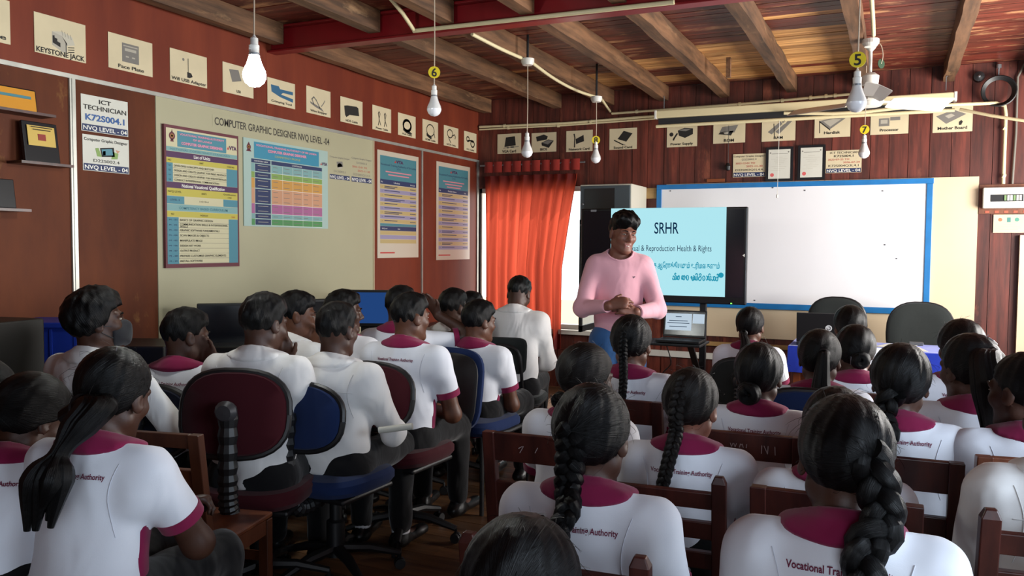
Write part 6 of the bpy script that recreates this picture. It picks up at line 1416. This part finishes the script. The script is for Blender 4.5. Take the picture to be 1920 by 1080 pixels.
g8 = person(1424, 644, 3.25, -3, 'person with a smooth low bun and full lettering on the back', hair='bun', head=(6, 3, 0), lean=6, hopt=dict(fly=40, bun=(-.012, -.110, -.055), bunr=.048, thick=.008, gather=(-.01, -.10, -.05)), vox=.009, hv=.005)
g9 = person(1538, 618, 3.6, -4, 'person with a drooping ponytail in front of the blue table', hair='pony', head=(8, 3, 0), lean=6, hopt=dict(len=.12, w=.06, gather=(.03, -.095, .035), off=.02, thick=.006), text=False)
g10 = person(1604, 610, 4.05, -8, 'person with a white clip on rolled-up hair', hair='bun', head=(-8, 4, 0), lean=6, hopt=dict(bun=(.0, -.095, -.03), bunr=.05, thick=.010, clip=(-.005, -.085, .095)))
g11 = person(1593, 573, 5.0, -10, 'person with sleek dark hair just behind the white clip', hair='bun', head=(-14, 4, 0), lean=6, hopt=dict(bunr=.03, bun=(.05, -.06, -.09), thick=.008), text=False, skin=1)
g12 = person(1693, 647, 2.75, -2, 'person with a sleek low knotted plait, lettering half hidden', hair='braid', head=(6, 2, 2), lean=7, hopt=dict(fly=30, text_up=.02, gather=(-.025, -.105, -.05), len=.07, w=.085, w1=.06, turns=1.6, off=-.05, tuft=.05, thick=.010), vox=.009, hv=.005)
g13 = person(1802, 601, 3.75, -10, 'person with frizzy dark hair behind the high ponytail', hair='bun', head=(-12, 3, 0), lean=5, hopt=dict(fly=70, bunr=.03, thick=.012), text=True)
g14 = person(1815, 625, 2.95, -6, 'person with a high hanging ponytail and pins, facing left', hair='pony_high', head=(-30, 4, -4), lean=5, hopt=dict(gather=(.03, -.10, .05), path=[(1848, 668, 2.84), (1853, 725, 2.78), (1856, 792, 2.76)], prof=(.6, 1.0, 1.15, .8), w=.075, thick=.004, pins=[(.02, -.06, .11, .5), (.045, -.07, .10, -.7)]), skin=0, vox=.009, hv=.005)
g15 = person(1922, 658, 2.6, -8, 'person at the right picture edge with hair drawn up, facing left', hair='bun', head=(-40, 4, 0), lean=6, hopt=dict(bun=(0, -.10, .06), bunr=.04), skin=0, vox=.009, hv=.005)
g16 = person(1568, 727, 2.45, 0, 'person almost hidden behind the big front plait, shoulders showing', hair='bun', head=(0, 6, 0), lean=8, hopt=dict(bunr=.035, thick=.008), text=False, vox=.009)
g17 = person(1590, 742, 1.66, -3, 'person nearest on the right with a thick long plait and red lettering', hair='braid', head=(-4, 9, 2), lean=8, hopt=dict(fly=110, text_up=.01, gather=(.045, -.100, -.005), off=.062, len=.30, w=.084, w1=.070, turns=3.6, thick=.006, tuft=.08), vox=.0075, hv=.0042)
g18 = person(1112, 722, 2.02, -4, 'person in front with a curly dark plait over a white polo', hair='braid', head=(10, 2, 0), lean=8, hopt=dict(fly=160, gather=(-.005, -.105, .01), off=-.02, len=.06, w=.085, w1=.05, turns=3.2, thick=.008, tuft=.06), vox=.008, hv=.0045)
g19 = person(985, 968, 1.30, -6, 'person closest to the camera, only dark hair crown showing at the bottom', hair='bun', head=(0, 10, 0), lean=8, hopt=dict(fly=60, bunr=.04, thick=.008), text=False, hv=.0045, T=1.1)
g20 = person(1995, 690, 2.1, -6, 'person at the lower right edge, white sleeve behind a dark chair', hair='bun', shirt='formal', head=(0, 4, 0), lean=8, hopt=dict(bunr=.04), vox=.009, arms=('lap', 'lap'), T=1.2)
NI = [[(.065, .03), (.066, .075), (.086, .03), (.088, .075)], [(.112, .028), (.110, .062)], [(.108, .072), (.113, .075)], [(-.045, .062), (-.04, .045), (-.033, .062), (-.027, .045), (-.02, .065)], [(-.012, .045), (-.006, .068), (.002, .045)], [(-.01, .055), (.0, .056)], [(.008, .065), (.022, .064)], [(.012, .045), (.014, .065)]]
sit_wood(g6, -3, 'flush-railed wooden chair with scratches, left of the curly plait', dx=-.04, dy=.0, top=.865, scratch=[[(-.08, .05), (-.06, .062), (-.075, .035)], [(-.02, .04), (-.01, .06)]])
sit_wood(g5, -2, 'wooden chair under the girl below the presenter', dy=.02, top=.87)
sit_wood(g8, -3, 'wooden chair with NI scratched into its top rail', dx=-.02, dy=.0, top=.835, scratch=NI)
sit_wood(g7, -4, 'dark slatted chair with a rounded post, behind the French plait', dx=-.05, dy=.02, style='post', top=.79)
sit_wood(g16, 0, 'wooden chair with a broad rail, seen either side of the big plait', dx=.02, dy=.0, top=.86)
sit_wood(g12, -2, 'wooden chair under the girl with the low knotted plait', dx=-.04, dy=.02, top=.875)
sit_wood(g15, -8, 'lighter brown wooden chair at the right edge', dx=.0, dy=.02, top=.91, m=wood('light_chair_wood', '#5a3020', '#84503a', '#9a6a4e', (7, 7, 1), 2.2, .38, -.03, 2, .15, .1), rail=.115)
sit_wood(g20, -6, 'dark slatted chair with a pointed post in the lower right corner', dx=-.03, dy=.02, style='post', top=.87)
sit_wood(g18, -4, 'dark chair whose pointed post rises at the bottom edge', dx=.0, dy=.02, style='post', top=.83)
sit_wood(g17, -3, 'chair under the nearest girl, below the picture edge', top=.80); sit_wood(g19, -6, 'chair under the girl closest to the camera', top=.78)
sit_wood(g1, -14, 'wooden chair under the girl with the bushy plait', top=.60); sit_wood(g2, -28, 'wooden chair under the girl with the bowed head', top=.60); sit_wood(g3, 10, 'wooden chair at the left picture edge', top=.60)
for o_, l_ in ((g10, 'chair under the girl with the white clip'), (g11, 'chair under the sleek-haired girl by the table'), (g13, 'chair under the frizzy-haired girl'), (g14, 'chair under the girl with the high ponytail')): sit_wood(o_, -5, 'wooden ' + l_, top=.84)
sit_office(g9, -6, FABB, 'blue-topped chair under the girl with the drooping ponytail', dx=-.06, bz=.74); sit_office(g4, 0, FABK, 'black chair under the farthest girl', bz=.66, bh=.30)
office_chair(-.47, 7.52, 184, FABK, 'black swivel chair behind the open laptop at the whiteboard', bz=.84, bw=.47, bh=.46); office_chair(.215, 7.50, 176, FABK, 'large empty dark swivel chair at the right end of the whiteboard', bz=.80, bw=.50, bh=.50)
wooden_chair(-2.36, 2.28, -12, 'orange-brown wooden chair standing in front of the bushy plait girl', top=.86, m=wood('orange_chair_wood', '#4a2212', '#63351e', None, (7, 7, 1), 2, .4), rail=.05)
